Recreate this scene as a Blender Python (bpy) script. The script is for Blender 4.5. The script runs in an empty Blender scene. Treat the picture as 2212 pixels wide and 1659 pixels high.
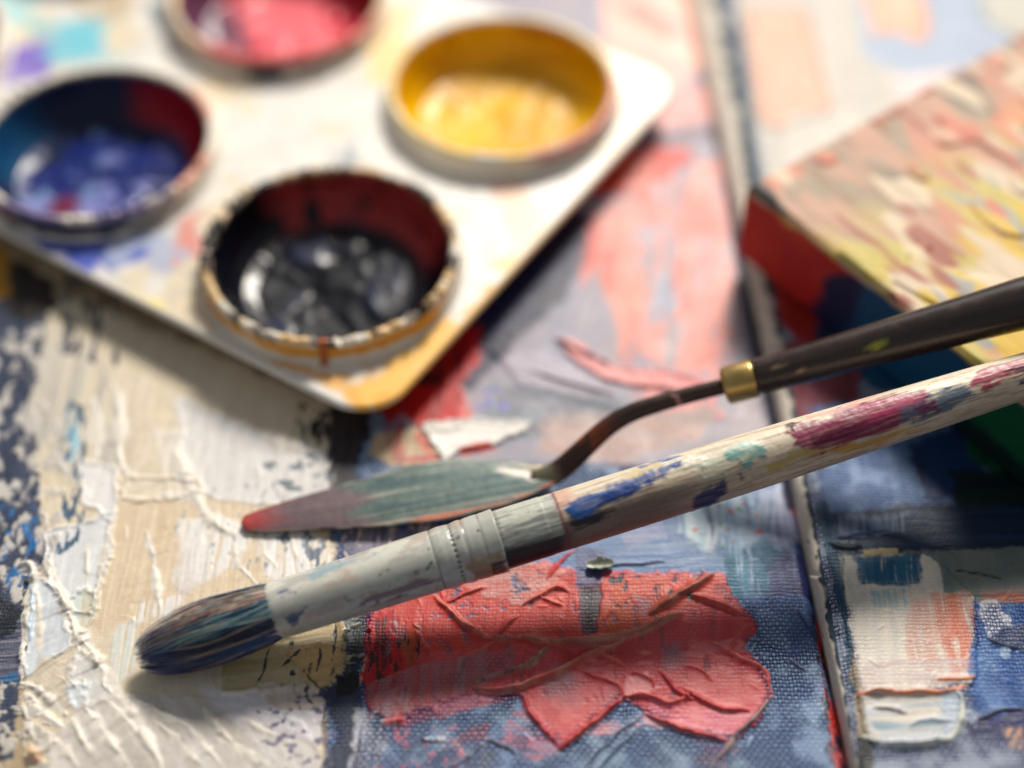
import bpy, math, random
import numpy as np
from mathutils import Vector, Matrix

# ------------------------------------------------------------------ camera, light, exposure
S = bpy.context.scene
S.render.engine = 'CYCLES'
MM = 0.001
CAM_H, PITCH, FPX = 226.0, math.radians(49.0), 3327.0     # mm, rad, focal length in photo pixels (2212 wide)

cam = bpy.data.cameras.new('camera')
cam.sensor_width = 36.0
cam.lens = FPX / 2212.0 * 36.0
cam.clip_start, cam.clip_end = 0.01, 20.0
cam.dof.use_dof = True
cam.dof.focus_distance = 0.2615
cam.dof.aperture_fstop = 3.7
cam.dof.aperture_blades = 0
camo = bpy.data.objects.new('camera', cam)
camo.location = (0, 0, CAM_H * MM)
camo.rotation_euler = (math.pi / 2 - PITCH, 0, 0)
S.collection.objects.link(camo)
S.camera = camo

W = bpy.data.worlds.new('World'); S.world = W; W.use_nodes = True
bg = W.node_tree.nodes['Background']
bg.inputs['Color'].default_value = (0.93, 0.97, 1.0, 1)
bg.inputs['Strength'].default_value = 0.22

LDIR = Vector((0.31, 1.06, 1.0)).normalized()              # towards the low window sun
def area(name, direction, dist, sx, sy, power, col):
    l = bpy.data.lights.new(name, 'AREA'); l.shape = 'RECTANGLE'; l.size = sx; l.size_y = sy
    l.energy = power; l.color = col
    o = bpy.data.objects.new(name, l)
    t = Vector((0.0, 0.20, 0.0))
    o.location = t + direction.normalized() * dist
    o.rotation_euler = (-direction).to_track_quat('-Z', 'Y').to_euler()
    S.collection.objects.link(o); return o
area('window_sun', LDIR, 1.5, 0.32, 0.32, 32.0, (1.0, 0.94, 0.84))
area('window_sky', Vector((0.10, 1.0, 0.62)), 1.8, 1.2, 0.9, 4.8, (1.0, 0.96, 0.92))

vs = S.view_settings
vs.view_transform = 'Standard'; vs.look = 'None'; vs.gamma = 1.0; vs.exposure = 0.0
vs.use_curve_mapping = False

# ------------------------------------------------------------------ measuring: photo position -> point at height z (mm)
def G(x, y, z=0.0):
    u = (x - 1106.0) / FPX; v = (y - 829.5) / FPX
    dy = math.cos(PITCH) - v * math.sin(PITCH); dz = -math.sin(PITCH) - v * math.cos(PITCH)
    t = (z - CAM_H) / dz
    return np.array([u * t, dy * t, z])

def lin(c):
    c = np.asarray(c, float) / 255.0
    return np.where(c <= 0.04045, c / 12.92, ((c + 0.055) / 1.055) ** 2.4)

# ------------------------------------------------------------------ noise
_rng = np.random.RandomState(7)
_tab = _rng.rand(64, 128, 128).astype(np.float32)
def vn(x, y, seed=0):
    t = _tab[seed % 64]
    xi = np.floor(x); yi = np.floor(y)
    fx = (x - xi).astype(np.float32); fy = (y - yi).astype(np.float32)
    xi = xi.astype(np.int32) & 127; yi = yi.astype(np.int32) & 127
    x1 = (xi + 1) & 127; y1 = (yi + 1) & 127
    fx = fx * fx * (3 - 2 * fx); fy = fy * fy * (3 - 2 * fy)
    a = t[xi, yi]; b = t[x1, yi]; c = t[xi, y1]; d = t[x1, y1]
    return (a + (b - a) * fx) * (1 - fy) + (c + (d - c) * fx) * fy
def fbm(x, y, seed=0, octs=3):
    s = 0; a = 1.0; n = 0
    for k in range(octs):
        ca, sa = math.cos(0.6 + 1.1 * k) * 2 ** k, math.sin(0.6 + 1.1 * k) * 2 ** k
        s = s + a * vn(x * ca - y * sa + 17.3 * k, x * sa + y * ca + 5.1 * k, seed + k); n += a; a *= 0.55
    return s / n
def sst(a, b, x):
    t = np.clip((x - a) / (b - a + 1e-9), 0, 1)
    return t * t * (3 - 2 * t)

# ------------------------------------------------------------------ objects and materials
col = S.collection
def link(o, parent=None):
    col.objects.link(o)
    if parent is not None: o.parent = parent
    return o
def empty(name, label, cat, loc=(0, 0, 0), group=None):
    o = bpy.data.objects.new(name, None); o.empty_display_size = 0.01
    o.location = Vector(loc) * MM
    o['label'] = label; o['category'] = cat
    if group: o['group'] = group
    return link(o)
def mesh_np(name, verts, quads, mat, parent=None, cols=None, smooth=True, attrs=None, origin=None):
    """verts in mm (world); parent empties sit at 'origin' mm."""
    verts = np.asarray(verts, np.float32); quads = np.asarray(quads, np.int32)
    if origin is not None: verts = verts - np.asarray(origin, np.float32)
    m = bpy.data.meshes.new(name)
    n = len(verts); f = len(quads); k = quads.shape[1]
    m.vertices.add(n); m.vertices.foreach_set('co', (verts * MM).ravel())
    m.loops.add(f * k); m.loops.foreach_set('vertex_index', quads.ravel())
    m.polygons.add(f); m.polygons.foreach_set('loop_start', np.arange(0, f * k, k, dtype=np.int32))
    m.polygons.foreach_set('loop_total', np.full(f, k, np.int32))
    m.update(calc_edges=True)
    if smooth: m.polygons.foreach_set('use_smooth', np.ones(f, bool))
    if cols is not None:
        for an, c in (cols.items() if isinstance(cols, dict) else {'Col': cols}.items()):
            a = m.color_attributes.new(an, 'FLOAT_COLOR', 'POINT')
            c4 = np.ones((n, 4), np.float32); c4[:, :3] = c
            a.data.foreach_set('color', c4.ravel())
    if attrs:
        for an, v in attrs.items():
            a = m.attributes.new(an, 'FLOAT', 'POINT'); a.data.foreach_set('value', np.asarray(v, np.float32).ravel())
    m.materials.append(mat)
    o = bpy.data.objects.new(name, m)
    return link(o, parent)

class NT:
    def __init__(s, name):
        s.m = bpy.data.materials.new(name); s.m.use_nodes = True
        s.t = s.m.node_tree; s.b = s.t.nodes['Principled BSDF']
    def n(s, typ, **kw):
        nd = s.t.nodes.new(typ)
        for k, v in kw.items(): setattr(nd, k, v)
        return nd
    def l(s, a, b): s.t.links.new(a, b)
    def math(s, op, a, b=None, c=None):
        nd = s.n('ShaderNodeMath', operation=op)
        for i, q in enumerate((a, b, c)):
            if q is None: continue
            if isinstance(q, (int, float)): nd.inputs[i].default_value = q
            else: s.l(q, nd.inputs[i])
        return nd.outputs[0]
    def attr(s, name):
        return s.n('ShaderNodeAttribute', attribute_name=name)
    def noise(s, scale, detail=3, vec=None, rough=0.5):
        nd = s.n('ShaderNodeTexNoise'); nd.inputs['Scale'].default_value = scale
        nd.inputs['Detail'].default_value = detail; nd.inputs['Roughness'].default_value = rough
        if vec is not None: s.l(vec, nd.inputs['Vector'])
        return nd

def canvas_paint_material(name, pitch_x=0.57, pitch_y=0.74, spec=0.38):
    q = NT(name)
    tc = q.n('ShaderNodeTexCoord'); sp = q.n('ShaderNodeSeparateXYZ'); q.l(tc.outputs['Object'], sp.inputs[0])
    nz = q.noise(420.0, 2, tc.outputs['Object'])
    wob = q.math('MULTIPLY', q.math('SUBTRACT', nz.outputs['Fac'], 0.5), 4.2)
    xs = q.math('ADD', q.math('MULTIPLY', sp.outputs['X'], math.pi / (pitch_x * MM)), wob)
    ys = q.math('ADD', q.math('MULTIPLY', sp.outputs['Y'], math.pi / (pitch_y * MM)), wob)
    sxn, syn = q.math('SINE', xs), q.math('SINE', ys)
    pr = q.math('MULTIPLY', sxn, syn)
    weft = q.math('MULTIPLY', q.math('POWER', q.math('ABSOLUTE', syn), 0.6), q.math('MULTIPLY_ADD', pr, 0.42, 0.58))
    warp = q.math('MULTIPLY', q.math('POWER', q.math('ABSOLUTE', sxn), 0.6), q.math('MULTIPLY_ADD', pr, -0.34, 0.36))
    hv = q.math('MAXIMUM', weft, warp)                              # 0 gap between threads .. 1 top of a thread
    big = q.noise(190.0, 3, tc.outputs['Object'])
    mw = q.n('ShaderNodeMapRange'); mw.interpolation_type = 'SMOOTHSTEP'; q.l(big.outputs['Fac'], mw.inputs['Value'])
    mw.inputs['From Min'].default_value = 0.34; mw.inputs['From Max'].default_value = 0.56; mw.inputs['To Min'].default_value = 0.35
    class _W: pass
    wv = _W(); wv.outputs = {'Fac': q.math('MULTIPLY', q.attr('Weave').outputs['Fac'], mw.outputs[0])}
    fine = q.noise(2600.0, 3, tc.outputs['Object'])
    # peaks keep Col, valleys keep Dip
    thr = q.math('MULTIPLY_ADD', fine.outputs['Fac'], 0.5, -0.25)
    mr = q.n('ShaderNodeMapRange'); mr.interpolation_type = 'SMOOTHSTEP'
    q.l(q.math('ADD', hv, thr), mr.inputs['Value'])
    mr.inputs['From Min'].default_value = 0.42; mr.inputs['From Max'].default_value = 0.80
    fac = q.math('SUBTRACT', 1.0, q.math('MULTIPLY', q.math('SUBTRACT', 1.0, mr.outputs[0]), wv.outputs['Fac']))
    mx = q.n('ShaderNodeMix', data_type='RGBA')
    q.l(fac, mx.inputs['Factor']); q.l(q.attr('Dip').outputs['Color'], mx.inputs['A']); q.l(q.attr('Col').outputs['Color'], mx.inputs['B'])
    med = q.noise(900.0, 4, tc.outputs['Object'], 0.6)
    hs = q.n('ShaderNodeHueSaturation'); q.l(mx.outputs['Result'], hs.inputs['Color'])
    q.l(q.math('MULTIPLY_ADD', med.outputs['Fac'], 0.36, 0.82), hs.inputs['Value'])
    q.l(hs.outputs[0], q.b.inputs['Base Color'])
    b1 = q.n('ShaderNodeBump'); b1.inputs['Distance'].default_value = 0.00022
    q.l(hv, b1.inputs['Height']); q.l(q.math('MULTIPLY', wv.outputs['Fac'], 0.95), b1.inputs['Strength'])
    b2 = q.n('ShaderNodeBump'); b2.inputs['Distance'].default_value = 0.00010; b2.inputs['Strength'].default_value = 0.35
    q.l(med.outputs['Fac'], b2.inputs['Height']); q.l(b1.outputs[0], b2.inputs['Normal']); q.l(b2.outputs[0], q.b.inputs['Normal'])
    q.l(q.math('MULTIPLY_ADD', med.outputs['Fac'], 0.34, 0.30), q.b.inputs['Roughness'])
    q.b.inputs['Specular IOR Level'].default_value = spec
    return q.m

def vcol_material(name, rough=0.4, spec=0.5, bump=0.0, bscale=900.0, var=0.16, metallic=0.0, coat=0.0, stretch=None):
    q = NT(name)
    tc = q.n('ShaderNodeTexCoord')
    vec = tc.outputs['Object']
    if stretch:
        mp = q.n('ShaderNodeMapping'); mp.inputs['Scale'].default_value = stretch; mp.inputs['Rotation'].default_value = (0, 0, 0)
        q.l(vec, mp.inputs['Vector']); vec = mp.outputs[0]
    nz = q.noise(bscale, 4, vec, 0.6)
    hs = q.n('ShaderNodeHueSaturation'); q.l(q.attr('Col').outputs['Color'], hs.inputs['Color'])
    q.l(q.math('MULTIPLY_ADD', nz.outputs['Fac'], var * 2, 1 - var), hs.inputs['Value'])
    q.l(hs.outputs[0], q.b.inputs['Base Color'])
    q.l(q.math('MULTIPLY_ADD', nz.outputs['Fac'], 0.24, max(rough - 0.12, 0.03)), q.b.inputs['Roughness'])
    q.b.inputs['Specular IOR Level'].default_value = spec
    q.b.inputs['Metallic'].default_value = metallic
    q.b.inputs['Coat Weight'].default_value = coat; q.b.inputs['Coat Roughness'].default_value = 0.12
    if bump:
        b = q.n('ShaderNodeBump'); b.inputs['Distance'].default_value = 0.0002; b.inputs['Strength'].default_value = bump
        q.l(nz.outputs['Fac'], b.inputs['Height']); q.l(b.outputs[0], q.b.inputs['Normal'])
    return q.m

M_CANVAS = canvas_paint_material('oil_paint_on_canvas')
M_RAW = vcol_material('raw_canvas_edge', 0.75, 0.25, 0.5, 1500.0, 0.08)
M_PLASTIC = vcol_material('white_plastic', 0.36, 0.5, 0.05, 300.0, 0.03)
M_WETPAINT = vcol_material('thick_glossy_paint', 0.26, 0.28, 0.2, 400.0, 0.15, coat=0.0)
M_FERRULE = vcol_material('paint_stained_ferrule', 0.27, 0.6, 0.12, 500.0, 0.10)
M_WOODH = vcol_material('paint_spattered_wood', 0.42, 0.45, 0.35, 800.0, 0.14)
M_BLADE = vcol_material('smeared_steel_blade', 0.36, 0.5, 0.25, 600.0, 0.12, metallic=0.25)
M_DARKH = vcol_material('dark_varnished_handle', 0.27, 0.55, 0.06, 500.0, 0.2)
M_BRASS = vcol_material('worn_brass', 0.34, 0.5, 0.10, 700.0, 0.12, metallic=0.9)
M_HAIR = vcol_material('painted_bristle', 0.62, 0.3, 0.0, 900.0, 0.25)
M_BOARD = vcol_material('impasto_board_paint', 0.58, 0.25, 0.35, 900.0, 0.14)
q = NT('table_wood')
tc = q.n('ShaderNodeTexCoord'); wv = q.n('ShaderNodeTexWave'); wv.inputs['Scale'].default_value = 30; wv.inputs['Distortion'].default_value = 6
q.l(tc.outputs['Object'], wv.inputs['Vector'])
cr = q.n('ShaderNodeValToRGB'); cr.color_ramp.elements[0].color = (0.10, 0.06, 0.035, 1); cr.color_ramp.elements[1].color = (0.19, 0.12, 0.07, 1)
q.l(wv.outputs['Fac'], cr.inputs['Fac']); q.l(cr.outputs[0], q.b.inputs['Base Color']); q.b.inputs['Roughness'].default_value = 0.5
M_TABLE = q.m

# ------------------------------------------------------------------ the table top
ZT = -18.0
tb = mesh_np('table_top', [(-900, -500, ZT), (900, -500, ZT), (900, 1000, ZT), (-900, 1000, ZT)], [(0, 1, 2, 3)], M_TABLE, smooth=False)
tb['kind'] = 'structure'

# ------------------------------------------------------------------ paint laid on a canvas
SHA, SHB = 0.0475, 0.0135                                      # each canvas lies turned by a degree or two
def axis(*segs):
    out = [segs[0][0]]
    for a, b, d0, d1 in segs:
        n = max(2, int(round((b - a) / ((d0 + d1) / 2))))
        t = np.linspace(0, 1, n + 1)[1:]
        w = d0 * t + (d1 - d0) * t * t / 2
        out.extend(a + (b - a) * w / w[-1])
    return np.array(out)

class Canvas:
    def __init__(s, xs, ys, z, sh):
        s.xs, s.ys, s.z, s.sh = xs, ys, z, sh
        s.X, s.Y = np.meshgrid(xs, ys)                          # local coordinates (rows = y)
        dim = s.X.shape
        s.C = np.zeros(dim + (3,), np.float32); s.D = np.zeros(dim + (3,), np.float32)
        s.H = np.zeros(dim, np.float32); s.W = np.zeros(dim, np.float32); s.L = np.zeros(dim, np.int16)
        s.parts = ['painted_surface']; s.seed = 3
    def loc(s, pts):
        o = []
        for p in pts:
            g = G(p[0], p[1], s.z); o.append((g[0] + s.sh * (g[1] - 115.0), g[1]))
        return np.array(o)
    def box(s, P, m):
        x0, y0 = P.min(0) - m; x1, y1 = P.max(0) + m
        i0, i1 = np.searchsorted(s.ys, (y0, y1)); j0, j1 = np.searchsorted(s.xs, (x0, x1))
        return slice(i0, i1), slice(j0, j1)
    def part(s, name):
        s.parts.append(name); return len(s.parts) - 1
    @staticmethod
    def seg(X, Y, P, closed):
        n = len(P); best = np.full(X.shape, 1e9); arc = np.zeros(X.shape); inside = np.zeros(X.shape, bool); sgn = np.zeros(X.shape)
        L = 0.0; tot = 0.0
        rng = range(n) if closed else range(n - 1)
        for i in rng: tot += np.hypot(*(P[(i + 1) % n] - P[i]))
        for i in rng:
            a = P[i]; b = P[(i + 1) % n]; d = b - a; l2 = max(d @ d, 1e-9); l = math.sqrt(l2)
            px = X - a[0]; py = Y - a[1]
            t = np.clip((px * d[0] + py * d[1]) / l2, 0, 1)
            q = np.hypot(px - t * d[0], py - t * d[1])
            k = q < best
            best = np.where(k, q, best); arc = np.where(k, (L + t * l) / tot, arc)
            sgn = np.where(k, np.sign(px * d[1] - py * d[0]), sgn)
            if closed:
                c = ((a[1] > Y) != (b[1] > Y)) & (X < (b[0] - a[0]) * (Y - a[1]) / ((b[1] - a[1]) + 1e-12) + a[0])
                inside ^= c
            L += l
        return best, arc, inside, sgn
    def patch(s, pts, c, c2=None, h=0.0, soft=0.25, rough=0.7, rs=1.6, ang=90, ln=9.0, wd=0.5, mixs=1.0, alpha=1.0,
              dry=None, thin=False, weave=None, lip=0.0, lw=0.45, rel=0.0, flat=0.0, part=None, dip=None):
        """a knife or brush stroke: outline in photo pixels, paint colours, thickness, streaks along 'ang'"""
        s.seed += 5; sd = s.seed
        P = s.loc(pts); I, J = s.box(P, 2.5 + rough * 2)
        X = s.X[I, J]; Y = s.Y[I, J]
        if X.size == 0: return
        d, arc, ins, _ = s.seg(X, Y, P, True)
        d = np.where(ins, d, -d)
        d = d + (fbm(X / rs, Y / rs, sd, 3) - 0.5) * 2 * rough
        a = sst(-soft, soft, d)
        ca, sa = math.cos(math.radians(ang)), math.sin(math.radians(ang))
        U = X * ca + Y * sa; V = -X * sa + Y * ca
        V = V + (vn(X / 6, Y / 6, sd + 9) - 0.5) * 1.2
        st = fbm(U / ln, V / wd, sd + 1, 3)
        al = a * alpha
        if dry is not None: al = al * sst(dry - 0.16, dry + 0.16, st)
        ct = lin(c)[None, None, :]
        if c2 is not None:
            k = np.clip((fbm(U / (ln * 1.6), V / (wd * 1.8), sd + 2, 3) - 0.5) * 2.6 * mixs + 0.5, 0, 1)[..., None]
            ct = ct * (1 - k) + lin(c2)[None, None, :] * k
        A = al[..., None]
        s.C[I, J] = s.C[I, J] * (1 - A) + ct * A
        ai = al * (sst(0.0, 1.8, d) if weave else 1.0); Ai = ai[..., None]
        if dip is not None: s.D[I, J] = s.D[I, J] * (1 - Ai) + lin(dip)[None, None, :] * Ai
        elif not thin: s.D[I, J] = s.D[I, J] * (1 - Ai) + ct * Ai * 0.82
        if weave is not None: s.W[I, J] = s.W[I, J] * (1 - ai) + weave * ai
        Hn = s.H[I, J] * (1 - flat * al) + h * al + rel * (st - 0.5) * 2 * al
        if lip: Hn = Hn + lip * np.exp(-((d - lw * 0.6) / lw) ** 2) * (0.45 + 0.9 * vn(arc * 40, arc * 0, sd + 4)) * alpha
        s.H[I, J] = Hn
        if part is not None:
            s.L[I, J] = np.where(a > 0.5, s.part(part) if isinstance(part, str) else part, s.L[I, J])
    def ridge(s, pts, w, h, c=None, c2=None, taper=0.25, part=True, bumpy=0.35, colw=1.0, gentle=3.2, broken=False):
        """a raised bead of paint left by the knife edge; w in photo pixels (full), h in mm"""
        s.seed += 5; sd = s.seed
        P = s.loc(pts)
        # smooth the polyline
        for _ in range(2):
            Q = [P[0]]
            for i in range(len(P) - 1): Q += [P[i] * 0.75 + P[i + 1] * 0.25, P[i] * 0.25 + P[i + 1] * 0.75]
            P = np.array(Q + [P[-1]])
        wm = w / 12.7 / 2
        I, J = s.box(P, wm * 7 + 1)
        X = s.X[I, J]; Y = s.Y[I, J]
        if X.size == 0: return
        Xw = X + (fbm(X / 2.4, Y / 2.4, sd, 2) - 0.5) * 0.7; Yw = Y + (fbm(X / 2.4, Y / 2.4, sd + 1, 2) - 0.5) * 0.7
        d, arc, _, sg = s.seg(Xw, Yw, P, False)
        tp = np.clip(np.minimum(arc, 1 - arc) / taper, 0.0, 1.0) ** 0.6
        lw = wm * (0.25 + 0.75 * tp) * (1 - bumpy / 2 + bumpy * vn(arc * len(pts) * 3.3, arc * 0, sd + 2) * 1.4)
        side = -1.0 if sd % 2 else 1.0
        r = d / lw
        rg = r / np.where(sg * side > 0, gentle, 1.0)
        prof = 0.62 * np.exp(-(r ** 2) * 1.5) + 0.38 * np.exp(-(rg ** 2) * 1.2)
        brk = 0.25 + 0.75 * sst(0.28, 0.55, vn(arc * len(pts) * 1.7, arc * 0 + 3, sd + 6)) if broken else 1.0
        s.H[I, J] = s.H[I, J] + h * prof * (0.2 + 0.8 * tp) * brk
        a = sst(1.35, 0.75, r / colw) if c is not None else 0
        if c is not None:
            ct = lin(c)[None, None, :]
            if c2 is not None:
                k = sst(0.35, 0.65, fbm(arc * 12, d * 2, sd + 3, 2))[..., None]; ct = ct * (1 - k) + lin(c2) * k
            A = a[..., None]; s.C[I, J] = s.C[I, J] * (1 - A) + ct * A; s.D[I, J] = s.D[I, J] * (1 - A) + ct * A
        s.W[I, J] *= (1 - sst(1.6, 0.8, r))
        if part: s.L[I, J] = np.where(r < 1.1, s.part('paint_ridge'), s.L[I, J])
    def specks(s, pts, c, scale=1.0, thr=0.62, h=0.1, ax=1.0, ay=1.0, soft=0.04, weave=0.0, edge=2.0, alpha=1.0):
        s.seed += 5; sd = s.seed
        P = s.loc(pts); I, J = s.box(P, 2)
        X = s.X[I, J]; Y = s.Y[I, J]
        if X.size == 0: return
        d, _, ins, _ = s.seg(X, Y, P, True); d = np.where(ins, d, -d)
        n = fbm(X / scale / ax, Y / scale / ay, sd, 4)
        a = sst(thr - soft, thr + soft, n + np.clip(d / edge, -1, 0) * 0.5) * alpha
        A = a[..., None]; s.C[I, J] = s.C[I, J] * (1 - A) + lin(c) * A; s.D[I, J] = s.D[I, J] * (1 - A) + lin(c) * A * 0.9
        s.W[I, J] = s.W[I, J] * (1 - a) + weave * a
        s.H[I, J] += h * a
    def flatten(s, cx, cy, r):
        lx = cx + s.sh * (cy - 115)
        m = sst(r + 2, r, np.hypot(s.X - lx, s.Y - cy))
        s.H = s.H * (1 - m)
    def build(s, parent, origin, mat, labels):
        wx = s.X - s.sh * (s.Y - 115.0)
        V = np.stack([wx, s.Y, s.H + s.z], -1).reshape(-1, 3)
        r, c = s.X.shape
        idx = np.arange(r * c).reshape(r, c)
        Q = np.stack([idx[:-1, :-1], idx[:-1, 1:], idx[1:, 1:], idx[1:, :-1]], -1).reshape(-1, 4)
        lf = np.minimum(s.L[:-1, :-1], np.minimum(s.L[:-1, 1:], np.minimum(s.L[1:, 1:], s.L[1:, :-1]))).reshape(-1)
        C = s.C.reshape(-1, 3); D = s.D.reshape(-1, 3); Wv = s.W.reshape(-1)
        for k, nm in enumerate(s.parts):
            f = Q[lf == k]
            if len(f) < 6 and k: continue
            u, inv = np.unique(f, return_inverse=True)
            o = mesh_np(nm, V[u], inv.reshape(-1, 4), mat, parent, {'Col': C[u], 'Dip': D[u]}, attrs={'Weave': Wv[u]}, origin=origin)
            if k in labels: o['label'] = labels[k]

# ------------------------------------------------------------------ left canvas
def edge_x(y): return 54.0                                       # local x of the left canvas's right edge
xsL = axis((-185, -130, 3, 1), (-130, -84, 0.5, 0.35), (-84, 53.2, 0.19, 0.19), (53.2, 54.0, 0.16, 0.16))
ysL = axis((62, 108, 4, 0.6), (108, 112, 0.4, 0.22), (112, 200, 0.19, 0.20), (200, 332, 0.24, 0.6), (332, 400, 1, 4))
A = Canvas(xsL, ysL, 0.0, SHA)
X, Y = A.X, A.Y
# ground: dry blue-grey over a dark ground, weave showing
n1 = fbm(X / 14, Y / 14, 50, 3)[..., None]
A.C[:] = lin((152, 174, 194)) * (1 - n1) + lin((96, 132, 182)) * n1
A.D[:] = lin((28, 42, 90))
A.W[:] = 1.0
full = [(-900, -900), (3000, -900), (3000, 2200), (-900, 2200)]

# --- far part, right of the tray: lilac grey with salmon
A.patch([(760, -300), (1900, -300), (1760, 1010), (980, 1010), (820, 880)], (166, 152, 160), (146, 144, 162), ang=70, ln=20, wd=3, soft=1, weave=0.35, h=0.05)
A.patch([(1300, -60), (1500, -60), (1530, 130), (1420, 240), (1300, 120)], (240, 190, 172), (236, 160, 150), ang=-35, ln=18, wd=2, soft=1.2, rough=1.5, weave=0.2, h=0.1)
A.patch([(1330, 20), (1390, 0), (1470, 70), (1440, 90)], (232, 130, 120), ang=-30, soft=0.8, rough=1, h=0.15)
A.patch([(1400, 215), (1560, 170), (1570, 250), (1420, 290)], (238, 150, 138), (225, 170, 165), ang=10, soft=1, rough=1.2, h=0.2, dry=0.4)
A.patch([(1370, 296), (1560, 268), (1570, 300), (1380, 320)], (96, 74, 96), ang=8, soft=0.5, rough=0.6)
A.patch([(1290, 330), (1480, 318), (1500, 345), (1440, 380), (1390, 420), (1280, 425)], (214, 66, 50), (198, 56, 46), ang=12, ln=14, wd=1.4, soft=0.8, rough=1.4, h=0.3, rel=0.1)
A.patch([(1270, 470), (1380, 400), (1580, 330), (1590, 560), (1560, 830), (1380, 780), (1300, 620)], (226, 142, 130), (214, 150, 144), ang=75, ln=16, wd=2.2, soft=1.2, rough=2.2, rs=4, weave=0.3, dry=0.42, h=0.05)
A.patch([(1300, 480), (1360, 470), (1400, 640), (1350, 760), (1310, 640)], (222, 154, 132), (230, 132, 112), ang=72, soft=0.8, rough=1.4, dry=0.4)
A.patch([(1450, 470), (1500, 470), (1590, 760), (1540, 840), (1480, 700)], (228, 142, 134), ang=75, soft=0.8, rough=1.6, rs=3, dry=0.42)
A.patch([(1380, 500), (1440, 480), (1470, 660), (1400, 720)], (156, 160, 180), ang=72, ln=16, wd=1.2, soft=1.4, rough=2.6, rs=4, dry=0.46)
for pts_ in ([(1330, 330), (1560, 420), (1580, 520), (1400, 480)], [(1280, 560), (1330, 540), (1400, 760), (1350, 790)], [(1440, 560), (1480, 550), (1560, 800), (1500, 790)]):
    A.patch(pts_, (222, 110, 92), (214, 130, 118), ang=75, ln=14, wd=1.2, soft=0.6, rough=1.8, rs=3, dry=0.48)
A.patch([(1240, 520), (1290, 470), (1300, 560), (1260, 620)], (226, 110, 96), ang=80, soft=0.8, rough=1)
A.patch([(1200, 730), (1262, 745), (1300, 790), (1440, 800), (1520, 830), (1500, 850), (1330, 830), (1250, 790)], (236, 150, 150), (230, 170, 165), ang=-15, soft=0.5, rough=0.8, h=0.4, lip=0.3)
A.patch([(1360, 800), (1520, 815), (1560, 900), (1440, 905), (1370, 870)], (228, 150, 148), (220, 130, 130), ang=80, soft=1, rough=1.4, h=0.1, dry=0.35)
A.patch([(1060, 760), (1180, 770), (1350, 860), (1330, 890), (1120, 830)], (178, 168, 182), (168, 160, 176), ang=-25, ln=18, wd=1.0, soft=0.8, rough=1, h=0.3, rel=0.12)
A.patch([(1050, 820), (1400, 860), (1300, 960), (1020, 950)], (150, 146, 156), (132, 138, 150), ang=-10, ln=14, wd=1.2, soft=1.2, rough=1.6, weave=0.7)
A.patch([(1180, 900), (1560, 880), (1500, 960), (1330, 1000), (1160, 980)], (178, 158, 154), (190, 156, 148), ang=-10, ln=14, wd=1.6, soft=1.2, rough=1.6, weave=0.5)
# navy beside the tray: dark paint with the tray's shadow painted in
A.patch([(1120, 520), (1230, 440), (1285, 480), (1262, 560), (1215, 650), (1130, 730), (1060, 800), (980, 860), (880, 700)], (34, 36, 76), (26, 24, 50), ang=48, ln=14, wd=2, soft=1.2, rough=1.6, rs=3, weave=0.3)
A.patch([(1000, 720), (1050, 700), (1060, 790), (1010, 850), (980, 800)], (46, 52, 78), ang=80, soft=1.2, rough=1.4)
# hot red corner under the tray
A.patch([(820, 660), (940, 600), (1010, 680), (1035, 780), (1000, 830), (1012, 900), (975, 935), (905, 925), (870, 900), (838, 920), (800, 860)], (196, 18, 14), (158, 8, 10), ang=82, ln=10, wd=1.2, soft=0.5, rough=1.2, rs=2.2, h=0.25, rel=0.1, weave=0.1)
A.patch([(985, 880), (1010, 850), (1022, 900), (1000, 950), (980, 930)], (214, 80, 74), ang=80, soft=0.7, rough=1, dry=0.46)
A.patch([(1000, 720), (1040, 705), (1035, 790), (1010, 800)], (196, 10, 26), ang=85, soft=0.5, rough=0.8)
A.specks([(830, 660), (1000, 700), (990, 820), (860, 850)], (40, 14, 16), 2.2, 0.60, 0.0, 0.6, 2.0)
# white and cream by the red
A.patch([(810, 935), (900, 925), (960, 960), (965, 1000), (840, 1008), (800, 980)], (205, 182, 150), (190, 165, 135), ang=85, soft=0.6, rough=0.8, h=0.15)
A.patch([(908, 920), (1000, 908), (1148, 912), (1140, 935), (1060, 965), (990, 975), (960, 1000), (930, 960)], (238, 234, 230), (228, 222, 214), ang=5, ln=10, wd=0.8, soft=0.4, rough=0.8, h=0.35, lip=0.3)
A.patch([(905, 925), (928, 960), (950, 1000), (930, 990), (895, 950)], (220, 130, 110), ang=60, soft=0.4, rough=0.5)
A.patch([(980, 968), (1060, 955), (1070, 975), (1000, 985)], (208, 92, 74), (180, 60, 56), ang=10, soft=0.4, rough=0.6)
A.patch([(830, 930), (868, 900), (880, 990), (850, 1000)], (190, 70, 80), ang=80, soft=0.5, rough=0.9, dry=0.5)
A.patch([(868, 985), (950, 985), (955, 1005), (860, 1010)], (200, 90, 96), (170, 60, 60), ang=10, soft=0.4, rough=0.6, dry=0.45)
A.specks([(1035, 840), (1095, 840), (1095, 880), (1035, 880)], (108, 100, 196), 1.4, 0.60, 0.05)

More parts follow.
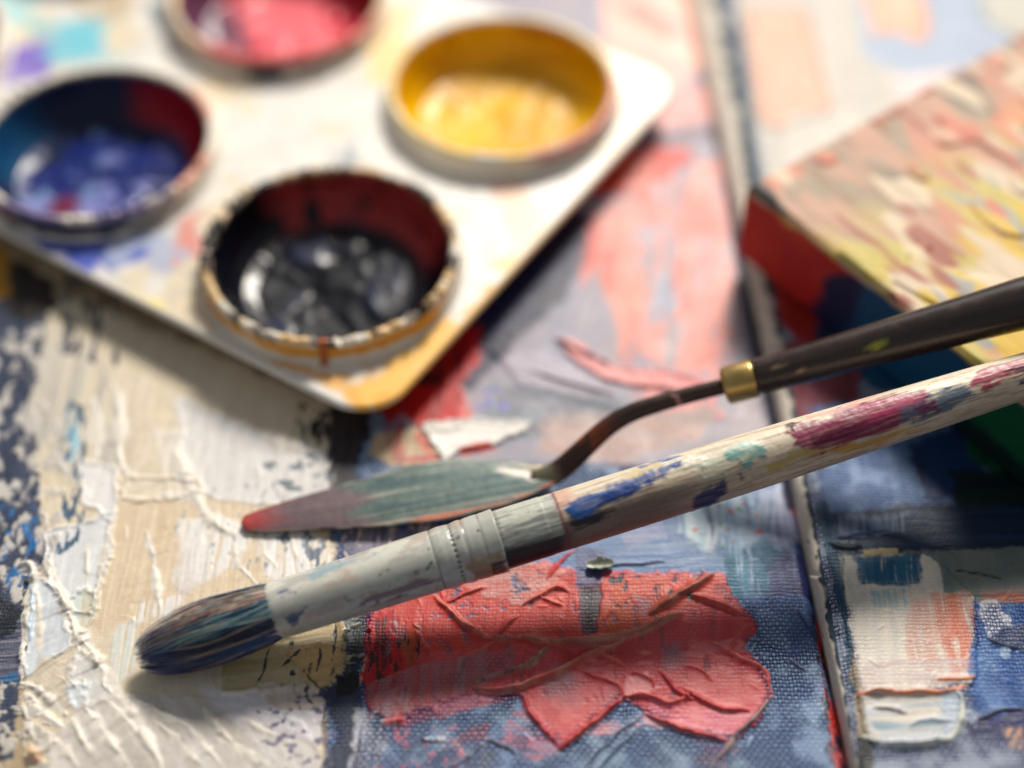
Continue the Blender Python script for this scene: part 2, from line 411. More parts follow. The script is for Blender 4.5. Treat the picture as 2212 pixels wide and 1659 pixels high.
# --- the white and beige impasto field on the left
wf = [(40, 640), (150, 640), (690, 860), (735, 900), (712, 1010), (705, 1120), (735, 1250), (770, 1330), (745, 1400), (720, 1480), (690, 1530), (700, 1680), (60, 1720), (45, 1560), (52, 1400), (110, 1180), (60, 960)]
A.patch([(-900, -400), (-60, 200), (120, 420), (330, 480), (760, 760), (752, 880), (712, 1010), (705, 1120), (735, 1250), (770, 1330), (745, 1400), (700, 1520), (720, 1700), (500, 2200), (-900, 2200)],
        (190, 170, 140), (160, 138, 108), ang=84, ln=18, wd=1.6, rough=1.4, rs=3, h=0.25, rel=0.05, weave=0.05)
A.patch(wf, (220, 205, 182), (212, 197, 172), ang=86, ln=24, wd=1.0, mixs=0.7, rough=1.8, rs=3, h=0.15, rel=0.035, weave=0.06, part='paint_daub')
# fine drag lines of a flat brush
A.patch([(250, 1060), (700, 1060), (720, 1250), (600, 1330), (300, 1400), (190, 1350), (230, 1150)], (212, 190, 160), (220, 202, 176), ang=87, ln=26, wd=0.28, rough=1, h=0.0, rel=0.03)
def wht(pts, ang=88, dry=None, c=(240, 238, 238), c2=(228, 225, 224), **k):
    A.patch(pts, c, c2, ang=ang, ln=14, wd=0.7, mixs=0.8, soft=k.pop('soft', 0.8), rough=k.pop('rough', 1.1), rs=2.4, h=k.pop('h', 0.10) * 0.7, rel=0.04, dry=dry, weave=0.0, **k)
wht([(100, 700), (230, 760), (250, 900), (255, 1010), (170, 1060), (90, 1000), (60, 860)], dry=0.40, c=(206, 198, 184), c2=(180, 174, 166))
wht([(255, 800), (330, 830), (330, 1000), (285, 1040), (262, 950)], c=(222, 208, 190), c2=(206, 190, 168))
wht([(380, 860), (560, 930), (720, 985), (712, 1060), (640, 1100), (470, 1085), (400, 1060)], c=(222, 218, 216), c2=(206, 202, 200), lip=0.1)
wht([(330, 930), (420, 930), (440, 1090), (370, 1080)], dry=0.45, c=(226, 218, 206))
wht([(170, 1000), (250, 1010), (258, 1090), (240, 1130), (180, 1090)], c=(222, 220, 218), lip=0.2)
wht([(270, 1030), (430, 1040), (440, 1070), (330, 1090), (260, 1080)], ang=10, c=(226, 214, 196), c2=(214, 196, 170), lip=0.25)
wht([(90, 1150), (170, 1140), (250, 1110), (240, 1190), (215, 1290), (195, 1330), (150, 1330), (105, 1260)], c=(222, 224, 226), c2=(212, 212, 214), lip=0.3, h=0.25, part='paint_daub')
wht([(140, 1300), (190, 1265), (206, 1285), (210, 1320), (190, 1370), (160, 1390)], c=(206, 214, 212), c2=(206, 200, 182), lip=0.3)
wht([(390, 1130), (470, 1110), (560, 1160), (500, 1230), (380, 1290)], dry=0.42, c=(228, 222, 218))
wht([(370, 1240), (440, 1160), (470, 1240), (400, 1290)], c=(228, 224, 222), c2=(216, 208, 200))
wht([(560, 1140), (700, 1160), (735, 1270), (660, 1300), (560, 1240)], dry=0.36, c=(228, 224, 224))
wht([(280, 1310), (400, 1290), (360, 1340), (290, 1350)], dry=0.45, c=(226, 218, 210))
wht([(235, 1370), (290, 1340), (300, 1430), (250, 1480), (240, 1430)], dry=0.40, c=(202, 210, 208), c2=(220, 216, 206))
wht([(80, 1250), (135, 1280), (150, 1400), (100, 1440), (55, 1470), (50, 1400), (62, 1310)], c=(216, 222, 228), c2=(204, 208, 214), h=0.3, lip=0.2, part='paint_daub')
wht([(90, 1420), (160, 1440), (180, 1490), (150, 1530), (110, 1510), (75, 1480)], c=(210, 196, 178), c2=(200, 186, 168), ang=140, h=0.2)
wht([(170, 1400), (215, 1430), (240, 1500), (190, 1540), (150, 1470)], c=(208, 206, 206), c2=(200, 196, 188), ang=130, lip=0.2)
wht([(140, 1490), (200, 1480), (200, 1500), (165, 1540)], c=(206, 216, 222), ang=120, lip=0.15)
wht([(180, 1520), (330, 1500), (520, 1520), (650, 1560), (700, 1640), (690, 1690), (120, 1700), (110, 1600)], c=(214, 208, 204), c2=(196, 188, 178), ang=125, h=0.1, lip=0.1, part='paint_daub')
wht([(420, 1490), (560, 1470), (700, 1520), (690, 1600), (560, 1590), (470, 1540)], c=(222, 216, 222), c2=(212, 206, 210), ang=150, h=0.12)
# ochre-white patch right of the bristles
A.patch([(480, 1400), (600, 1390), (740, 1330), (750, 1400), (735, 1470), (640, 1500), (480, 1500)], (196, 182, 150), (180, 160, 122), ang=8, ln=12, wd=0.6, rough=0.8, h=0.3, rel=0.08, lip=0.25)
A.patch([(625, 1420), (690, 1395), (745, 1400), (735, 1450), (700, 1500), (665, 1480)], (204, 172, 120), (190, 160, 112), ang=5, ln=12, wd=0.35, soft=0.15, rough=0.6, h=0.3, rel=0.08, lip=0.3, part='paint_daub')
A.patch([(560, 1480), (660, 1480), (700, 1510), (690, 1540), (580, 1530)], (206, 192, 184), (196, 180, 170), ang=88, ln=10, wd=0.5, rough=0.8, h=0.2)
for pts in ([(560, 1480), (575, 1430), (582, 1410)], [(610, 1445), (640, 1420), (655, 1412)], [(660, 1462), (690, 1495), (715, 1502)], [(724, 1345), (728, 1390), (716, 1432)], [(693, 1410), (690, 1440), (686, 1460)],
            [(690, 1500), (712, 1515), (700, 1550), (690, 1570)], [(668, 1490), (662, 1510), (680, 1530)]):
    A.ridge(pts, 5, -0.2, (66, 66, 78), part=False, bumpy=1.0, taper=0.5, gentle=1.0)
A.specks([(600, 1400), (745, 1330), (760, 1480), (690, 1560), (600, 1520)], (60, 60, 70), 1.3, 0.74, -0.15, 0.8, 1.6)
A.specks([(560, 1530), (700, 1500), (730, 1680), (540, 1680)], (120, 116, 140), 1.1, 0.64, -0.06, 1.3, 0.9)
A.specks([(300, 1100), (700, 1000), (720, 1300), (560, 1300)], (150, 158, 166), 1.5, 0.70, -0.05, 0.6, 1.6)
A.specks([(560, 990), (720, 980), (720, 1040), (600, 1070)], (110, 122, 130), 2.0, 0.60, -0.1)
A.specks([(560, 1090), (720, 1130), (730, 1260), (640, 1230)], (112, 120, 136), 1.8, 0.60, -0.1, 0.7, 1.3)
# dark left margin with flecks
A.patch([(-300, 540), (20, 560), (110, 620), (90, 760), (60, 900), (90, 1080), (100, 1200), (60, 1300), (46, 1480), (20, 1640), (-300, 1700)], (58, 68, 92), (40, 50, 74), ang=84, ln=8, wd=0.6, rough=1.6, rs=2.4, h=0.05, weave=0.35)
A.patch([(20, 560), (110, 600), (130, 660), (60, 700), (20, 680)], (22, 18, 22), (60, 48, 44), ang=80, rough=1.6, h=0.05)
A.patch([(-40, 530), (16, 540), (24, 640), (-40, 660)], (196, 140, 30), (170, 120, 40), ang=90, rough=0.8)
A.specks([(-80, 720), (110, 700), (150, 1200), (60, 1300), (-80, 1300)], (196, 190, 184), 2.0, 0.57, 0.15, 0.8, 1.5, soft=0.07)
A.specks([(-80, 1080), (90, 1100), (80, 1260), (-80, 1300)], (40, 104, 164), 1.8, 0.62, 0.05, 0.8, 1.5)
A.patch([(-100, 1330), (50, 1320), (52, 1480), (-100, 1500)], (122, 120, 134), (80, 84, 106), ang=4, ln=12, wd=0.35, rough=0.8, dry=0.42, h=0.08, rel=0.05)
A.specks([(-100, 1470), (50, 1480), (110, 1560), (110, 1680), (-100, 1690)], (190, 184, 176), 1.5, 0.56, 0.2, 1.1, 0.9, soft=0.07)
A.patch([(0, 1290), (55, 1330), (30, 1370), (0, 1380)], (30, 36, 50), ang=30, rough=0.8)
A.patch([(-10, 1465), (40, 1458), (45, 1475), (-10, 1482)], (46, 110, 160), ang=5, rough=0.5, dry=0.4)
A.specks([(120, 560), (260, 640), (250, 800), (120, 760)], (60, 62, 78), 2.4, 0.56, -0.05, 0.7, 1.8)
A.specks([(140, 870), (180, 880), (180, 1160), (130, 1200)], (70, 96, 120), 1.8, 0.60, -0.1, 0.6, 2.0)
A.patch([(143, 900), (170, 890), (172, 980), (150, 1000)], (150, 196, 216), ang=88, rough=0.9, dry=0.42)

# --- dark vertical band between white and red
A.patch([(712, 870), (800, 880), (800, 940), (770, 1010), (790, 1060), (715, 1070), (705, 980)], (26, 24, 30), (58, 54, 60), ang=86, ln=8, wd=0.8, rough=1.0, h=0.0, weave=0.3)
A.specks([(640, 870), (715, 900), (700, 980), (630, 960)], (36, 34, 38), 2.2, 0.62, -0.05, 0.6, 1.8)
A.patch([(740, 1130), (960, 1120), (1100, 1080), (1120, 1200), (900, 1270), (770, 1300), (740, 1250)], (96, 98, 122), (140, 134, 150), ang=86, ln=6, wd=0.5, rough=1.0, weave=0.5, h=0.05)
A.specks([(740, 1130), (960, 1120), (960, 1200), (760, 1280)], (216, 196, 190), 1.2, 0.62, 0.1, 0.6, 1.8)
A.specks([(860, 1130), (980, 1120), (980, 1180), (870, 1200)], (70, 90, 190), 1.3, 0.62, 0.1, 0.6, 1.8)
A.patch([(742, 1330), (800, 1325), (800, 1380), (782, 1430), (760, 1470), (738, 1470), (745, 1400)], (34, 38, 46), (66, 72, 78), ang=85, ln=6, wd=0.6, rough=0.5, h=0.1, rel=0.1, weave=0.3)
A.specks([(742, 1335), (800, 1330), (790, 1430), (745, 1470)], (150, 146, 120), 1.0, 0.66, 0.35, 1.4, 0.8)
A.patch([(695, 1500), (740, 1465), (785, 1480), (790, 1560), (770, 1680), (690, 1680), (730, 1580)], (66, 76, 98), (46, 54, 76), ang=88, ln=8, wd=0.6, rough=1.2, rs=2, weave=0.55, thin=False, dip=(30, 34, 56))
A.patch([(725, 1468), (770, 1450), (780, 1475), (760, 1500), (730, 1505)], (24, 24, 30), ang=60, rough=0.6, h=-0.1)
A.patch([(752, 1330), (772, 1330), (766, 1380), (750, 1400)], (112, 118, 120), ang=86, rough=0.5, dry=0.4)

# --- around and above the red daub: blue grey, teal
A.patch([(1080, 1210), (1260, 1100), (1600, 1020), (1740, 1030), (1765, 1200), (1770, 1290), (1560, 1300), (1300, 1280)], (118, 138, 172), (80, 112, 158), ang=4, ln=12, wd=0.45, rough=1.0, h=0.05, rel=0.04, weave=0.25)
A.patch([(1330, 1120), (1420, 1080), (1440, 1160), (1360, 1190)], (150, 150, 176), (120, 130, 170), ang=4, ln=10, wd=0.4, rough=0.8, dry=0.4)
A.patch([(1480, 1090), (1600, 1070), (1620, 1120), (1580, 1170), (1520, 1190), (1470, 1150)], (224, 230, 236), (170, 200, 216), ang=86, ln=7, wd=0.8, soft=1.0, rough=2.4, rs=3, h=0.1, dry=0.34)
A.patch([(1560, 1080), (1650, 1060), (1660, 1210), (1600, 1240), (1560, 1180)], (190, 212, 232), (150, 182, 216), ang=88, ln=9, wd=0.6, soft=1.2, rough=2.0, rs=3, dry=0.44)
A.patch([(1640, 1060), (1725, 1040), (1740, 1150), (1690, 1200), (1640, 1180)], (150, 150, 186), (170, 180, 206), ang=88, ln=8, wd=0.6, rough=1.2, dry=0.38)
A.patch([(1600, 1150), (1640, 1100), (1655, 1260), (1620, 1260)], (170, 190, 214), ang=88, ln=8, wd=0.5, rough=1.2, dry=0.42)
A.specks([(1480, 1080), (1640, 1070), (1640, 1180), (1480, 1190)], (210, 104, 92), 2.0, 0.70, 0.08, 1.2, 0.8, soft=0.06)
A.specks([(1500, 1100), (1640, 1080), (1600, 1180), (1500, 1190)], (96, 140, 120), 1.6, 0.72, 0.06, soft=0.06)
A.patch([(1545, 1200), (1650, 1170), (1720, 1180), (1700, 1290), (1600, 1330), (1565, 1300)], (16, 84, 120), (30, 112, 144), ang=88, ln=8, wd=0.5, soft=1.4, rough=2.2, rs=3, dry=0.30, weave=0.45, dip=(10, 40, 66))
A.patch([(1650, 1200), (1740, 1175), (1768, 1260), (1768, 1300), (1680, 1310)], (36, 40, 92), (46, 58, 112), ang=84, ln=8, wd=0.6, soft=1.4, rough=2.0, rs=3, dry=0.26, weave=0.4)
A.patch([(1580, 1290), (1770, 1290), (1790, 1400), (1700, 1430), (1620, 1360)], (80, 108, 162), (84, 116, 166), ang=88, ln=8, wd=0.6, rough=1.6, rs=3, weave=0.8, dip=(24, 30, 78))
A.patch([(1630, 1310), (1700, 1330), (1710, 1400), (1680, 1450), (1640, 1430)], (150, 178, 220), ang=80, rough=1.2, soft=0.8, thin=True, alpha=0.8)

# --- the red daub
red = [(800, 1320), (960, 1255), (1180, 1215), (1240, 1230), (1560, 1240), (1590, 1300), (1630, 1340), (1640, 1360), (1610, 1400), (1640, 1435), (1668, 1500), (1650, 1545), (1590, 1600), (1480, 1575), (1395, 1540), (1345, 1510), (1215, 1620), (1140, 1540), (1115, 1495), (1000, 1500), (860, 1560), (800, 1540), (780, 1470)]
A.patch(red, (198, 78, 86), (184, 58, 64), ang=80, ln=12, wd=1.2, soft=0.15, rough=0.8, rs=1.1, h=0.24, rel=0.06, weave=0.30, dip=(160, 48, 54), part='paint_daub')
RP = len(A.parts) - 1
# darker brick and crimson passages
A.patch([(800, 1325), (960, 1260), (1100, 1235), (1260, 1240), (1250, 1390), (1090, 1400), (900, 1410), (830, 1400)], (200, 66, 58), (184, 56, 50), ang=4, ln=10, wd=0.8, rough=0.9, weave=0.2, dip=(150, 34, 30))
A.patch([(960, 1255), (1180, 1215), (1220, 1240), (1190, 1290), (1130, 1310), (1050, 1290)], (206, 112, 104), (190, 130, 124), ang=20, ln=6, wd=1.2, rough=1.2, rs=1.5, dry=0.36, h=0.05)
A.patch([(1290, 1250), (1560, 1238), (1580, 1290), (1480, 1310), (1400, 1360), (1280, 1385)], (198, 76, 66), (200, 86, 58), ang=85, ln=8, wd=1.2, rough=0.8, weave=0.3, dip=(140, 40, 34))
A.patch([(1300, 1310), (1390, 1330), (1360, 1370), (1290, 1380)], (186, 78, 42), ang=85, rough=1, soft=0.6, dry=0.4)
A.patch([(792, 1330), (850, 1320), (880, 1400), (880, 1480), (860, 1520), (800, 1540), (782, 1470)], (196, 28, 44), (160, 14, 24), ang=86, ln=12, wd=0.5, rough=0.7, rel=0.06, h=0.05, weave=0.3, dip=(90, 8, 14))
A.patch([(808, 1340), (840, 1330), (836, 1440), (812, 1460)], (40, 20, 26), (90, 20, 26), ang=87, ln=10, wd=0.5, rough=0.8, dry=0.42, weave=0.6)
A.patch([(860, 1370), (905, 1350), (900, 1450), (880, 1470)], (176, 18, 24), (150, 70, 20), ang=85, ln=10, wd=0.6, rough=0.8, dry=0.36)
A.specks([(800, 1380), (910, 1370), (900, 1470), (800, 1480)], (48, 26, 26), 1.4, 0.60, 0.0, 0.6, 2.2, weave=0.4)
A.patch([(1248, 1265), (1302, 1262), (1296, 1330), (1290, 1372), (1255, 1372), (1250, 1320)], (66, 64, 76), (50, 50, 62), ang=87, ln=8, wd=0.5, soft=0.15, rough=0.4, weave=0.6, dip=(26, 26, 36), h=-0.1)
A.patch([(1240, 1180), (1310, 1190), (1300, 1268), (1245, 1270)], (92, 100, 140), (70, 76, 116), ang=87, ln=8, wd=0.5, rough=0.6, weave=0.4)
A.specks([(1300, 1250), (1540, 1240), (1500, 1300), (1320, 1320)], (70, 66, 78), 1.6, 0.65, -0.08, 0.7, 1.0, weave=0.5)
A.specks([(930, 1260), (1180, 1230), (1120, 1330), (930, 1340)], (90, 92, 118), 1.1, 0.67, -0.06, 1.5, 0.8, weave=0.3)
# mauve thin lower left, pink dry streak
A.patch([(790, 1480), (900, 1440), (1110, 1400), (1100, 1460), (1030, 1490), (860, 1545), (800, 1550)], (160, 112, 118), (172, 84, 88), ang=86, ln=8, wd=0.45, rough=0.9, weave=0.6, dip=(110, 56, 66), dry=0.30)
A.patch([(800, 1500), (880, 1480), (900, 1530), (830, 1560)], (164, 132, 140), (176, 96, 104), ang=80, ln=5, wd=0.8, rough=1, dry=0.4)
A.patch([(870, 1545), (1010, 1495), (1130, 1490), (1110, 1510), (990, 1540), (860, 1575)], (214, 120, 132), ang=20, ln=9, wd=0.7, soft=0.4, rough=0.8, rs=1.2, thin=True, alpha=0.9, weave=0.9)
A.patch([(990, 1580), (1060, 1560), (1050, 1600), (980, 1610)], (204, 130, 128), ang=20, soft=0.4, rough=1, thin=True, alpha=0.8)
A.patch([(1100, 1530), (1160, 1550), (1220, 1620), (1150, 1650), (1080, 1600)], (206, 112, 134), (180, 130, 150), ang=160, ln=8, wd=0.5, soft=0.4, rough=1.2, thin=True, dry=0.4)
A.patch([(1395, 1545), (1480, 1578), (1575, 1602), (1560, 1660), (1500, 1600)], (210, 110, 136), (170, 140, 165), ang=160, ln=8, wd=0.5, soft=0.4, rough=1.0, thin=True, dry=0.46)
A.patch([(1400, 1510), (1500, 1530), (1640, 1545), (1600, 1598), (1480, 1574), (1396, 1540)], (214, 104, 124), (220, 140, 150), ang=170, ln=9, wd=0.5, rough=0.6, weave=0.45, dip=(176, 60, 88))
A.specks([(830, 1330), (1560, 1250), (1640, 1500), (1400, 1530), (1150, 1500), (850, 1520)], (120, 76, 88), 2.8, 0.68, -0.10, 0.5, 1.3, soft=0.07, weave=0.6, alpha=0.7)
A.specks([(1150, 1440), (1640, 1380), (1640, 1560), (1230, 1590)], (222, 128, 128), 3.0, 0.60, 0.04, 1.3, 0.6, soft=0.1, alpha=0.6)
# soft grey windows in the daub
for pts in ([(1190, 1440), (1230, 1450), (1260, 1500), (1240, 1540), (1180, 1510), (1170, 1470)], [(1440, 1395), (1475, 1390), (1480, 1430), (1450, 1450), (1425, 1440)], [(1370, 1290), (1410, 1300), (1390, 1340)], [(1310, 1495), (1335, 1480), (1330, 1520), (1300, 1535)]):
    A.patch(pts, (150, 112, 124), ang=80, soft=0.9, rough=0.9, alpha=0.75, weave=0.4)
A.patch([(1150, 1520), (1340, 1440), (1360, 1500), (1215, 1600)], (202, 90, 94), (210, 106, 106), ang=40, ln=12, wd=1.5, soft=1.0, rough=1.4, alpha=0.6, weave=0.05)
A.patch([(1445, 1455), (1560, 1440), (1660, 1490), (1630, 1540), (1520, 1520)], (198, 86, 90), (208, 104, 104), ang=150, ln=12, wd=1.2, soft=0.8, rough=1.0, alpha=0.7, weave=0.15)
A.patch([(1352, 1470), (1395, 1455), (1420, 1490), (1380, 1506), (1350, 1505)], (226, 142, 144), ang=60, soft=0.4, rough=0.4, weave=0.0, h=0.1)

BR, BR2 = (156, 92, 82), (176, 116, 98)  # brown ridges have the brush's shadow put into their colour
PK, PK2 = (196, 80, 82), (178, 56, 62)
ridges = [
 ([(1543, 1240), (1515, 1262), (1475, 1284), (1440, 1305), (1403, 1330)], 17, 1.0, (176, 104, 84), (160, 84, 72)),
 ([(1474, 1327), (1405, 1361), (1348, 1382), (1288, 1386), (1231, 1390), (1205, 1394)], 20, 1.35, BR2, BR),
 ([(1350, 1386), (1301, 1406), (1258, 1429), (1205, 1456), (1155, 1476), (1105, 1491), (1055, 1494), (1018, 1484)], 15, 1.1, BR2, (176, 84, 78)),
 ([(1113, 1378), (1171, 1386), (1221, 1391), (1271, 1399), (1297, 1404)], 10, 0.75, (196, 124, 96), BR),
 ([(936, 1287), (968, 1319), (1004, 1349), (1038, 1373), (1067, 1384)], 10, 0.7, (206, 116, 100), (190, 90, 80)),
 ([(1070, 1377), (1092, 1356), (1120, 1332)], 7, 0.5, (186, 84, 76), None),
 ([(1000, 1421), (1045, 1403), (1070, 1388)], 7, 0.5, (190, 92, 80), None),
 ([(1020, 1484), (1038, 1469), (1098, 1453), (1122, 1448)], 9, 0.7, (150, 120, 112), (120, 80, 80)),
 ([(1105, 1446), (1122, 1447), (1145, 1438), (1168, 1419), (1182, 1397)], 15, 0.9, (172, 140, 124), (150, 100, 92)),
 ([(1105, 1392), (1107, 1420), (1109, 1445)], 7, 0.4, (150, 96, 98), None),
 ([(1065, 1376), (1085, 1384), (1110, 1380)], 16, 0.8, (150, 80, 76), (172, 96, 88)),
 ([(1109, 1491), (1135, 1509), (1138, 1533), (1158, 1559), (1181, 1586), (1213, 1618)], 9, 0.5, PK2, PK),
 ([(1209, 1618), (1250, 1588), (1285, 1563), (1347, 1508)], 12, 0.95, (212, 92, 84), PK2),
 ([(1347, 1510), (1338, 1483), (1245, 1449)], 8, 0.5, PK, PK2),
 ([(1349, 1509), (1388, 1503), (1418, 1513), (1448, 1528), (1478, 1516), (1492, 1496)], 12, 0.8, PK, (216, 100, 96)),
 ([(1389, 1542), (1438, 1563), (1475, 1577), (1530, 1591), (1578, 1602)], 10, 0.75, PK2, (214, 92, 88)),
 ([(1490, 1388), (1525, 1389), (1575, 1413), (1618, 1436), (1652, 1446), (1668, 1499)], 9, 0.7, (214, 100, 92), PK),
 ([(1493, 1288), (1542, 1303), (1575, 1319), (1604, 1330)], 11, 0.75, (206, 92, 78), (190, 70, 64)),
 ([(1573, 1411), (1598, 1373), (1608, 1353), (1630, 1354)], 8, 0.6, PK, None),
 ([(1473, 1488), (1525, 1519), (1558, 1536), (1620, 1540)], 10, 0.6, PK, PK2),
 ([(1668, 1504), (1642, 1539), (1608, 1573), (1590, 1588), (1575, 1619), (1533, 1658)], 9, 0.6, (150, 130, 128), (90, 84, 100)),
 ([(1303, 1417), (1330, 1430), (1350, 1440)], 8, 0.6, (214, 104, 90), None),
 ([(1366, 1454), (1392, 1464), (1408, 1474), (1410, 1486)], 8, 0.6, PK, None),
 ([(1423, 1451), (1448, 1479), (1470, 1500), (1500, 1516)], 8, 0.55, PK2, None),
 ([(1476, 1440), (1510, 1450), (1540, 1470)], 7, 0.4, PK, None),
 ([(1129, 1311), (1160, 1295), (1191, 1273), (1213, 1272), (1233, 1280)], 9, 0.6, (212, 116, 92), (196, 96, 84)),
 ([(1166, 1292), (1190, 1302), (1217, 1310)], 7, 0.4, (206, 92, 84), None),
 ([(960, 1302), (1010, 1284), (1053, 1268)], 6, 0.45, (206, 100, 90), None),
 ([(895, 1365), (910, 1388), (925, 1406), (936, 1421)], 7, 0.5, (180, 66, 60), (206, 100, 90)),
 ([(1180, 1252), (1215, 1212), (1240, 1190)], 6, 0.4, (206, 74, 64), None),
 ([(822, 1560), (850, 1564), (875, 1556)], 13, 0.6, (190, 74, 76), (204, 120, 124)),
 ([(790, 1420), (783, 1450), (775, 1480)], 7, 0.6, (200, 30, 30), (180, 150, 120)),
 # on the blue weave
 ([(1265, 1660), (1330, 1590), (1392, 1545)], 6, 0.3, (58, 62, 82), None),
 ([(1290, 1664), (1345, 1610), (1385, 1570)], 5, 0.3, (66, 70, 90), None),
 ([(1060, 1600), (1010, 1640), (960, 1668)], 5, 0.3, (80, 66, 90), None),
 ([(1050, 1596), (1085, 1612), (1115, 1630)], 7, 0.35, (120, 96, 112), (60, 56, 76)),
 ([(910, 1595), (940, 1603), (960, 1600)], 9, 0.4, (40, 36, 56), (210, 206, 212)),
 ([(1700, 1420), (1720, 1438), (1742, 1452)], 6, 0.3, (44, 46, 76), None),
 ([(1720, 1310), (1735, 1345), (1760, 1380)], 4, 0.3, (40, 44, 88), None),
 # far ridges
 ([(1200, 735), (1250, 760), (1330, 790)], 12, 0.6, (150, 100, 110), (206, 140, 140)),
 ([(1140, 800), (1220, 830), (1330, 855)], 9, 0.5, (150, 140, 156), None),
 ([(1240, 1234), (1330, 1222), (1440, 1215)], 6, 0.3, (70, 84, 120), None),
]
for pts, w, h, c, c2 in ridges: A.ridge(pts, w, h * 1.15, c, c2, gentle=2.0)
# small smears on the blue ground
for pts, c in (([(770, 1530), (820, 1530), (835, 1600), (800, 1680), (750, 1680)], (206, 204, 216)), ([(940, 1590), (985, 1590), (1000, 1615), (950, 1620)], (212, 208, 218)),
               ([(1500, 1640), (1560, 1600), (1600, 1620), (1560, 1670)], (170, 150, 156)), ([(1010, 1600), (1080, 1620), (1060, 1670), (1000, 1670)], (172, 180, 190))):
    A.patch(pts, c, ang=85, ln=6, wd=0.6, soft=0.5, rough=1.3, rs=1.4, thin=True, dry=0.44)
A.specks([(880, 1560), (1200, 1600), (1200, 1680), (840, 1680)], (60, 66, 100), 2.2, 0.60, 0.0, 1.2, 0.8, weave=0.8, alpha=0.7)
A.specks([(820, 1570), (1000, 1560), (1000, 1680), (820, 1680)], (196, 96, 112), 1.4, 0.66, 0.0, weave=0.7, alpha=0.7)

# --- beads of white paint
WC, WC2 = (228, 220, 208), (218, 210, 200)
for pts, w, h in (
 ([(107, 1216), (133, 1279), (147, 1333), (167, 1373), (197, 1406), (220, 1440), (243, 1486), (280, 1536), (307, 1580), (333, 1623), (353, 1664)], 16, 1.15),
 ([(77, 1245), (83, 1306), (88, 1356), (87, 1416)], 10, 0.7), ([(67, 1253), (57, 1373), (50, 1423), (47, 1476)], 9, 0.6),
 ([(48, 1478), (83, 1494), (117, 1523), (145, 1552)], 12, 1.1), ([(62, 1502), (90, 1533), (110, 1556), (142, 1575)], 12, 1.0),
 ([(48, 1528), (60, 1566), (78, 1605)], 10, 0.8), ([(187, 1530), (213, 1570), (247, 1616), (279, 1656)], 12, 0.9),
 ([(155, 1554), (177, 1600), (199, 1636)], 11, 0.7), ([(403, 1566), (433, 1606), (475, 1648)], 10, 0.7), ([(440, 1533), (473, 1576), (502, 1608)], 9, 0.6),
 ([(521, 1555), (567, 1580), (604, 1592)], 9, 0.6), ([(333, 1560), (380, 1600), (440, 1660)], 10, 0.5), ([(300, 1520), (380, 1560), (420, 1580)], 9, 0.5),
 ([(437, 1103), (467, 1136), (512, 1161)], 18, 0.8), ([(375, 940), (383, 997), (410, 1060), (440, 1103)], 20, 0.9), ([(245, 828), (260, 886), (257, 1003), (285, 1032)], 18, 0.9),
 ([(333, 1217), (343, 1273), (347, 1338)], 10, 0.6), ([(193, 1180), (187, 1268)], 8, 0.5), ([(200, 860), (215, 930), (206, 1000)], 14, 0.6),
 ([(318, 1150), (328, 1200), (338, 1225)], 8, 0.4), ([(180, 1390), (215, 1425), (205, 1440)], 8, 0.5), ([(340, 1075), (400, 1070), (445, 1080)], 10, 0.5),
 ([(480, 1400), (520, 1385), (545, 1402)], 6, 0.4), ([(560, 940), (600, 960), (660, 980)], 12, 0.5), ([(240, 1130), (224, 1210), (213, 1260), (205, 1290)], 7, 0.45),
 ([(500, 1175), (520, 1230), (560, 1270)], 6, 0.35), ([(562, 1160), (575, 1200), (600, 1230)], 7, 0.35), ([(632, 1150), (632, 1190), (650, 1215)], 7, 0.4),
 ([(240, 1520), (300, 1590), (345, 1650)], 9, 0.45), ([(110, 1590), (150, 1630), (170, 1660)], 10, 0.5), ([(470, 1600), (530, 1625), (590, 1660)], 8, 0.35)):
    A.ridge(pts, w * 1.6, h * 0.60, WC, WC2, colw=1.0, gentle=9.0, broken=True, taper=0.4, bumpy=0.8)
# short beads of the same paint, laid by hand over the field
rr = random.Random(5)
for k in range(14):
    x = rr.uniform(60, 690); y = rr.uniform(900, 1655)
    a = math.radians(rr.gauss(62 if y > 1400 else 84, 16)); L = rr.uniform(12, 46)
    A.ridge([(x, y), (x + L * 0.5 * math.cos(a) + rr.uniform(-4, 4), y + L * 0.5 * math.sin(a)), (x + L * math.cos(a), y + L * math.sin(a))], rr.uniform(5, 10), rr.uniform(0.08, 0.22), part=False, gentle=8.0)
for k in range(60):
    x = rr.uniform(820, 1640); y = rr.uniform(1260, 1590)
    a = math.radians(rr.gauss(20, 50)); L = rr.uniform(8, 34)
    A.ridge([(x, y), (x + L * 0.5 * math.cos(a), y + L * 0.5 * math.sin(a) + rr.uniform(-3, 3)), (x + L * math.cos(a), y + L * math.sin(a))], rr.uniform(3, 5), rr.uniform(0.08, 0.25), part=False)
# warm knob and swirl
A.ridge([(68, 1622), (78, 1640), (88, 1650)], 34, 1.6, (226, 196, 172), (230, 180, 140), taper=0.5)
A.ridge([(40, 1225), (62, 1222), (80, 1240), (72, 1258), (52, 1252)], 20, 1.2, (232, 228, 222), (220, 214, 206))
A.patch([(44, 1236), (56, 1250), (72, 1246), (66, 1258), (48, 1252)], (22, 110, 176), soft=0.15, rough=0.2)
A.ridge([(70, 1265), (74, 1330), (66, 1390)], 12, 0.4, (196, 212, 224), None, part=False)
